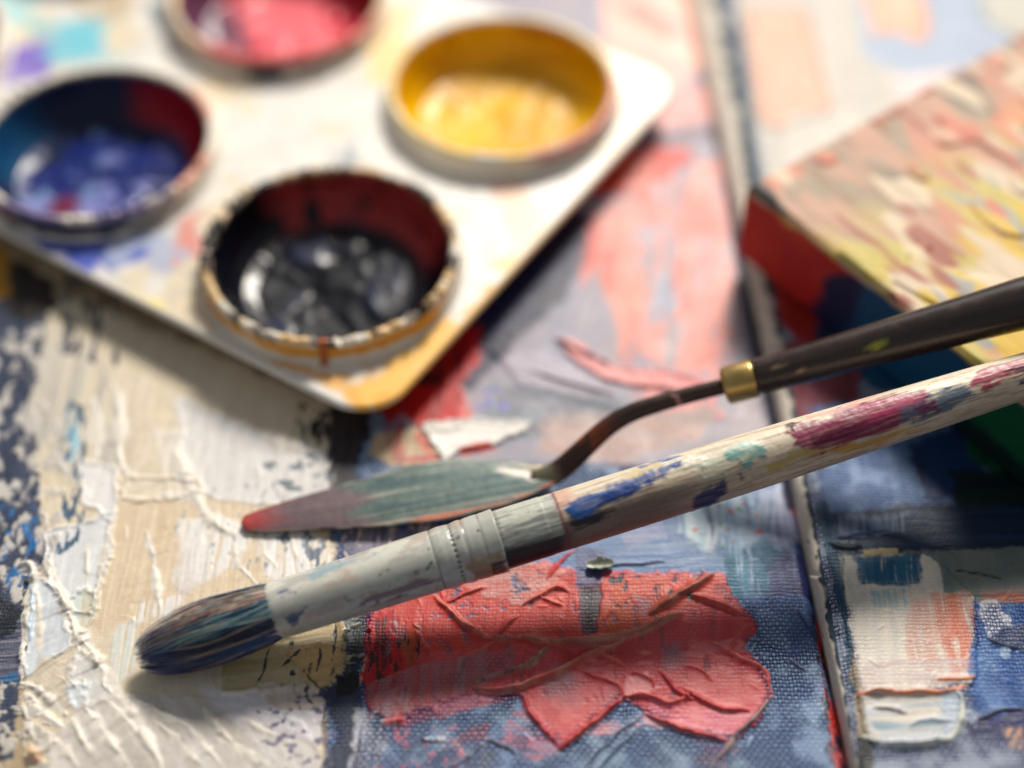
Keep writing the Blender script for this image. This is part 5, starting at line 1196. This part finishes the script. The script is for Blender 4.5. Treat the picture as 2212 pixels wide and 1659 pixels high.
for k, (pts, c, dr, h) in enumerate([
  ([(1212, 1102), (1250, 1080), (1300, 1058), (1400, 1020), (1452, 1008), (1430, 1032), (1350, 1070), (1290, 1096), (1262, 1124), (1232, 1122)], (26, 78, 150), None, 0.099),
  ([(1300, 1068), (1400, 1034), (1425, 1030), (1350, 1072), (1290, 1095)], (16, 52, 120), 0.35, 0.045),
  ([(1370, 1010), (1440, 985), (1490, 985), (1470, 1000), (1400, 1022)], (40, 90, 160), 0.48, 0.045),
  ([(1228, 1128), (1300, 1096), (1320, 1100), (1280, 1130), (1240, 1146)], (38, 32, 38), 0.32, 0.000),
  ([(1330, 1030), (1400, 1005), (1430, 1006), (1380, 1030)], (206, 186, 150), 0.42, 0.054),
  ([(1450, 996), (1480, 984), (1512, 990), (1508, 1010), (1470, 1016)], (226, 220, 206), None, 0.158),
  ([(1440, 1008), (1460, 1000), (1470, 1012), (1448, 1020)], (24, 60, 140), None, 0.045),
  ([(1500, 1010), (1560, 985), (1580, 990), (1540, 1030), (1510, 1040)], (196, 200, 180), 0.38, 0.045),
  ([(1556, 986), (1592, 962), (1640, 966), (1646, 992), (1620, 996), (1612, 1018), (1594, 1014), (1580, 1000)], (92, 150, 148), None, 0.090),
  ([(1556, 974), (1600, 956), (1640, 962), (1600, 976)], (190, 208, 196), None, 0.068),
  ([(1590, 994), (1602, 990), (1602, 1002), (1592, 1004)], (206, 190, 160), None, 0.000),
  ([(1488, 1080), (1506, 1056), (1540, 1048), (1552, 1040), (1562, 1052), (1552, 1076), (1530, 1096), (1498, 1100)], (20, 34, 92), None, 0.099),
  ([(1584, 1026), (1592, 1022), (1598, 1034), (1590, 1044)], (26, 40, 96), None, 0.068),
  ([(1690, 934), (1716, 918), (1760, 912), (1830, 884), (1900, 862), (1980, 846), (2000, 862), (1966, 902), (1905, 934), (1840, 956), (1780, 980), (1735, 990), (1700, 962)], (128, 26, 70), None, 0.099),
  ([(1740, 950), (1830, 920), (1880, 915), (1800, 955), (1745, 970)], (90, 10, 50), 0.36, 0.000),
  ([(1830, 890), (1920, 862), (1990, 850), (1960, 880), (1880, 905)], (170, 60, 96), 0.40, 0.023),
  ([(1690, 922), (1706, 910), (1716, 922), (1704, 932)], (50, 14, 34), None, 0.158),
  ([(1790, 890), (1810, 880), (1822, 890), (1800, 900)], (110, 110, 140), None, 0.000),
  ([(1740, 905), (1860, 858), (1900, 850), (1800, 900)], (232, 172, 160), 0.36, 0.000),
  ([(1920, 892), (1990, 862), (2040, 842), (2070, 836), (2086, 858), (2040, 890), (1960, 924), (1930, 918)], (84, 96, 116), 0.28, 0.045),
  ([(1960, 890), (2000, 872), (2010, 890), (1970, 906)], (104, 34, 70), 0.40, 0.023),
  ([(2078, 836), (2110, 800), (2160, 785), (2230, 770), (2230, 806), (2160, 822), (2110, 842)], (160, 48, 84), 0.34, 0.068),
  ([(2160, 806), (2200, 790), (2230, 792), (2210, 816)], (80, 26, 56), None, 0.068),
  ([(2104, 836), (2124, 826), (2130, 842), (2110, 850)], (150, 44, 76), None, 0.045),
  ([(2180, 826), (2194, 820), (2196, 838), (2184, 838)], (50, 66, 100), None, 0.045),
  ([(1770, 978), (1850, 955), (1960, 918), (1980, 925), (1900, 958), (1800, 985)], (186, 140, 66), 0.34, 0.000),
  ([(1640, 1000), (1700, 985), (1690, 1010), (1650, 1020)], (196, 160, 80), 0.40, 0.000),
  ([(1690, 976), (1800, 965), (1750, 992), (1690, 1000)], (190, 160, 100), 0.40, 0.000)]):
    Cw = Cw * (1 - FR[..., None]) + FR[..., None] * spaint(Cw, SP, T, pts, c, 4.5, 8, 20, 20 + k * 3, dr, 1.0, Hh, h)
Cw = mixc(Cw, (80, 66, 62), sst(0.84, 0.88, fbm(SP / 12, TH * 8, 45, 3)) * 0.6)
axp = np.array([Pa + bd * s for s in sh_])
dirs = V - axp[:, None]; dirs /= np.linalg.norm(dirs, axis=-1)[..., None] + 1e-9
V = V + dirs * Hh[..., None]
VV_, QQ_ = capped(V)
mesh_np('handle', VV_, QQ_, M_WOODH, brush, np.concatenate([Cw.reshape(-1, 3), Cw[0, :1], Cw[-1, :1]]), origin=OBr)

# bristles: a dark core and several hundred hairs over it
cl = curve([Pa + bd * 1.0, Pa, G(520, 1344, 7.9), G(450, 1368, 6.8), G(380, 1392, 5.2), G(330, 1408, 4.2), G(308, 1415, 3.8)], 60)
tB = np.linspace(0, 1, 60)
rB = np.interp(tB, [0, 0.05, 0.2, 0.4, 0.55, 0.72, 0.86, 0.95, 1.0], [4.5, 4.75, 5.0, 5.15, 5.05, 4.6, 3.9, 3.2, 2.6])
sqB = np.interp(tB, [0, 0.3, 0.8, 1], [1.0, 0.95, 0.72, 0.55])
V, th_ = sweep(cl[:54], rB[:54] * np.linspace(0.9, 0.72, 54), 64, sqB[:54])
tt = np.repeat(tB[:54, None], 64, 1); TH = np.repeat(th_[None], 54, 0)
gb = fbm(tt * 4, TH * 7, 61, 3)
Cc = lin((40, 48, 72)) * (0.7 + 0.8 * gb[..., None])
VV_, QQ_ = capped(V)
mesh_np('bristle_core', VV_, QQ_, M_HAIR, brush, np.concatenate([Cc.reshape(-1, 3), Cc[0, :1], Cc[-1, :1]]), origin=OBr)
rng = np.random.RandomState(11)
tanB = np.gradient(cl, axis=0); tanB /= np.linalg.norm(tanB, axis=1)[:, None]
camp = np.array([0, 0, CAM_H])
aB = camp - cl; aB -= tanB * np.sum(aB * tanB, 1)[:, None]; aB /= np.linalg.norm(aB, axis=1)[:, None]
bB = np.cross(tanB, aB); bB *= np.sign(bB[:, 1])[:, None]
NH, KS = 1300, 14
Vh, Qh, Chh = [], [], []
for k in range(NH):
    th0 = rng.uniform(0, 2 * math.pi); dth = rng.normal(0, 0.16); rk = rng.uniform(0.84, 1.03); rk2 = rk * rng.uniform(0.75, 1.15) if rng.rand() < 0.75 else rng.uniform(0.2, 1.25)
    end = rng.uniform(0.90, 1.045) if rng.rand() < 0.75 else rng.uniform(0.6, 1.0)
    ts = np.linspace(0, end, KS); ph = rng.uniform(0, 6.3); am = rng.uniform(0.0, 0.10)
    tone = vn(np.array([math.sin(th0) * 3.2 + 9]), np.array([math.cos(th0) * 3.2 + 4]), 8)[0]; r0 = rng.rand(); tn = math.sin(th0)
    if r0 < 0.10 + 0.40 * (tn > 0.45): c0 = lin((196, 172, 150)) if rng.rand() < 0.6 else lin((150, 112, 110))
    elif tone > 0.56 and r0 < 0.75: c0 = lin((120, 156, 158))
    elif tone > 0.40: c0 = lin((58, 84, 124))
    else: c0 = lin((52, 58, 78))
    c0 = c0 * rng.uniform(0.45, 1.5); ctip = lin((78, 90, 136)) * rng.uniform(0.7, 1.3)
    if tn > 0.3 and rng.rand() < 0.5: ctip = lin((206, 190, 172))
    hw = rng.uniform(0.05, 0.10) if rng.rand() < 0.7 else rng.uniform(0.10, 0.17)
    base = len(Vh) * 1
    for i, t in enumerate(ts):
        f = t * 59; i0 = min(int(f), 58); fr_ = f - i0
        L = lambda arr: arr[i0] * (1 - fr_) + arr[i0 + 1] * fr_
        c, a, b, tg = L(cl), L(aB), L(bB), L(tanB); r = L(rB); sq = L(sqB)
        ang = th0 + dth * t + am * math.sin(ph + t * 7)
        rr2 = r * (rk * (1 - t) + rk2 * t)
        p = c + rr2 * (math.cos(ang) * a * sq + math.sin(ang) * b)
        o = math.cos(ang) * a * sq + math.sin(ang) * b; o /= np.linalg.norm(o); sd = np.cross(tg, o)
        w = hw * (1 - 0.75 * (i / (KS - 1)) ** 2)
        Vh += [p + sd * w, p + o * w, p - sd * w]
        cc = c0 * (1 - sst(0.55, 1.0, t)) + ctip * sst(0.55, 1.0, t)
        Chh += [cc, cc, cc]
    for i in range(KS - 1):
        q0 = base + i * 3
        Qh += [(q0, q0 + 1, q0 + 4, q0 + 3), (q0 + 1, q0 + 2, q0 + 5, q0 + 4)]
br = mesh_np('bristles', np.array(Vh), np.array(Qh), M_HAIR, brush, np.array(Chh), origin=OBr)
br['kind'] = 'stuff'

# ------------------------------------------------------------------ a loose curl of dried paint
fc = G(1296, 1221, 0.9)
fu = np.linspace(-1, 1, 26); fv = np.linspace(-1, 1, 12)
FU, FV = np.meshgrid(fu, fv)
wv_ = np.sqrt(np.clip(1 - FU ** 2, 0, 1)) * (0.75 + 0.4 * vn(FU * 3 + 5, FU * 0, 3))
px = fc[0] + FU * 2.5; py = fc[1] + FV * wv_ * 1.25 + 0.2 * FU
pz = 0.75 + 0.9 * FV ** 2 * wv_ + 0.35 * (fbm(FU * 3, FV * 2, 5, 3) - 0.5) + 0.25 * FU ** 2
Cx = np.ones(FU.shape + (1,)) * lin((186, 186, 168))
Cx = mixc(Cx, (24, 70, 60), sst(0.0, -0.6, FV)); Cx = mixc(Cx, (226, 224, 214), sst(-0.2, -0.6, FU) * sst(-0.3, 0.1, FV))
Vt = np.stack([px, py, pz], -1).reshape(-1, 3); Vb = Vt - np.array([0, 0, 0.22])
nf_ = len(Vt); qq = ring_quads(12, 26, False); bd_ = np.concatenate([np.arange(26), np.arange(2, 12) * 26 + 25 - 26 * 0, np.arange(311, 285, -1), np.arange(10, 0, -1) * 26])
bd_ = np.concatenate([np.arange(0, 26), np.arange(1, 12) * 26 + 25, np.arange(11 * 26 + 24, 11 * 26 - 1, -1), np.arange(10, 0, -1) * 26])
bn = np.roll(bd_, -1)
fl = mesh_np('paint_flake', np.concatenate([Vt, Vb]), np.concatenate([qq, qq[:, ::-1] + nf_, np.stack([bd_, bd_ + nf_, bn + nf_, bn], -1)]), M_WETPAINT, None, np.concatenate([Cx.reshape(-1, 3), Cx.reshape(-1, 3) * 0.5]))
fl['label'] = 'small curled flake of dried grey green paint above the red daub'; fl['category'] = 'paint flake'
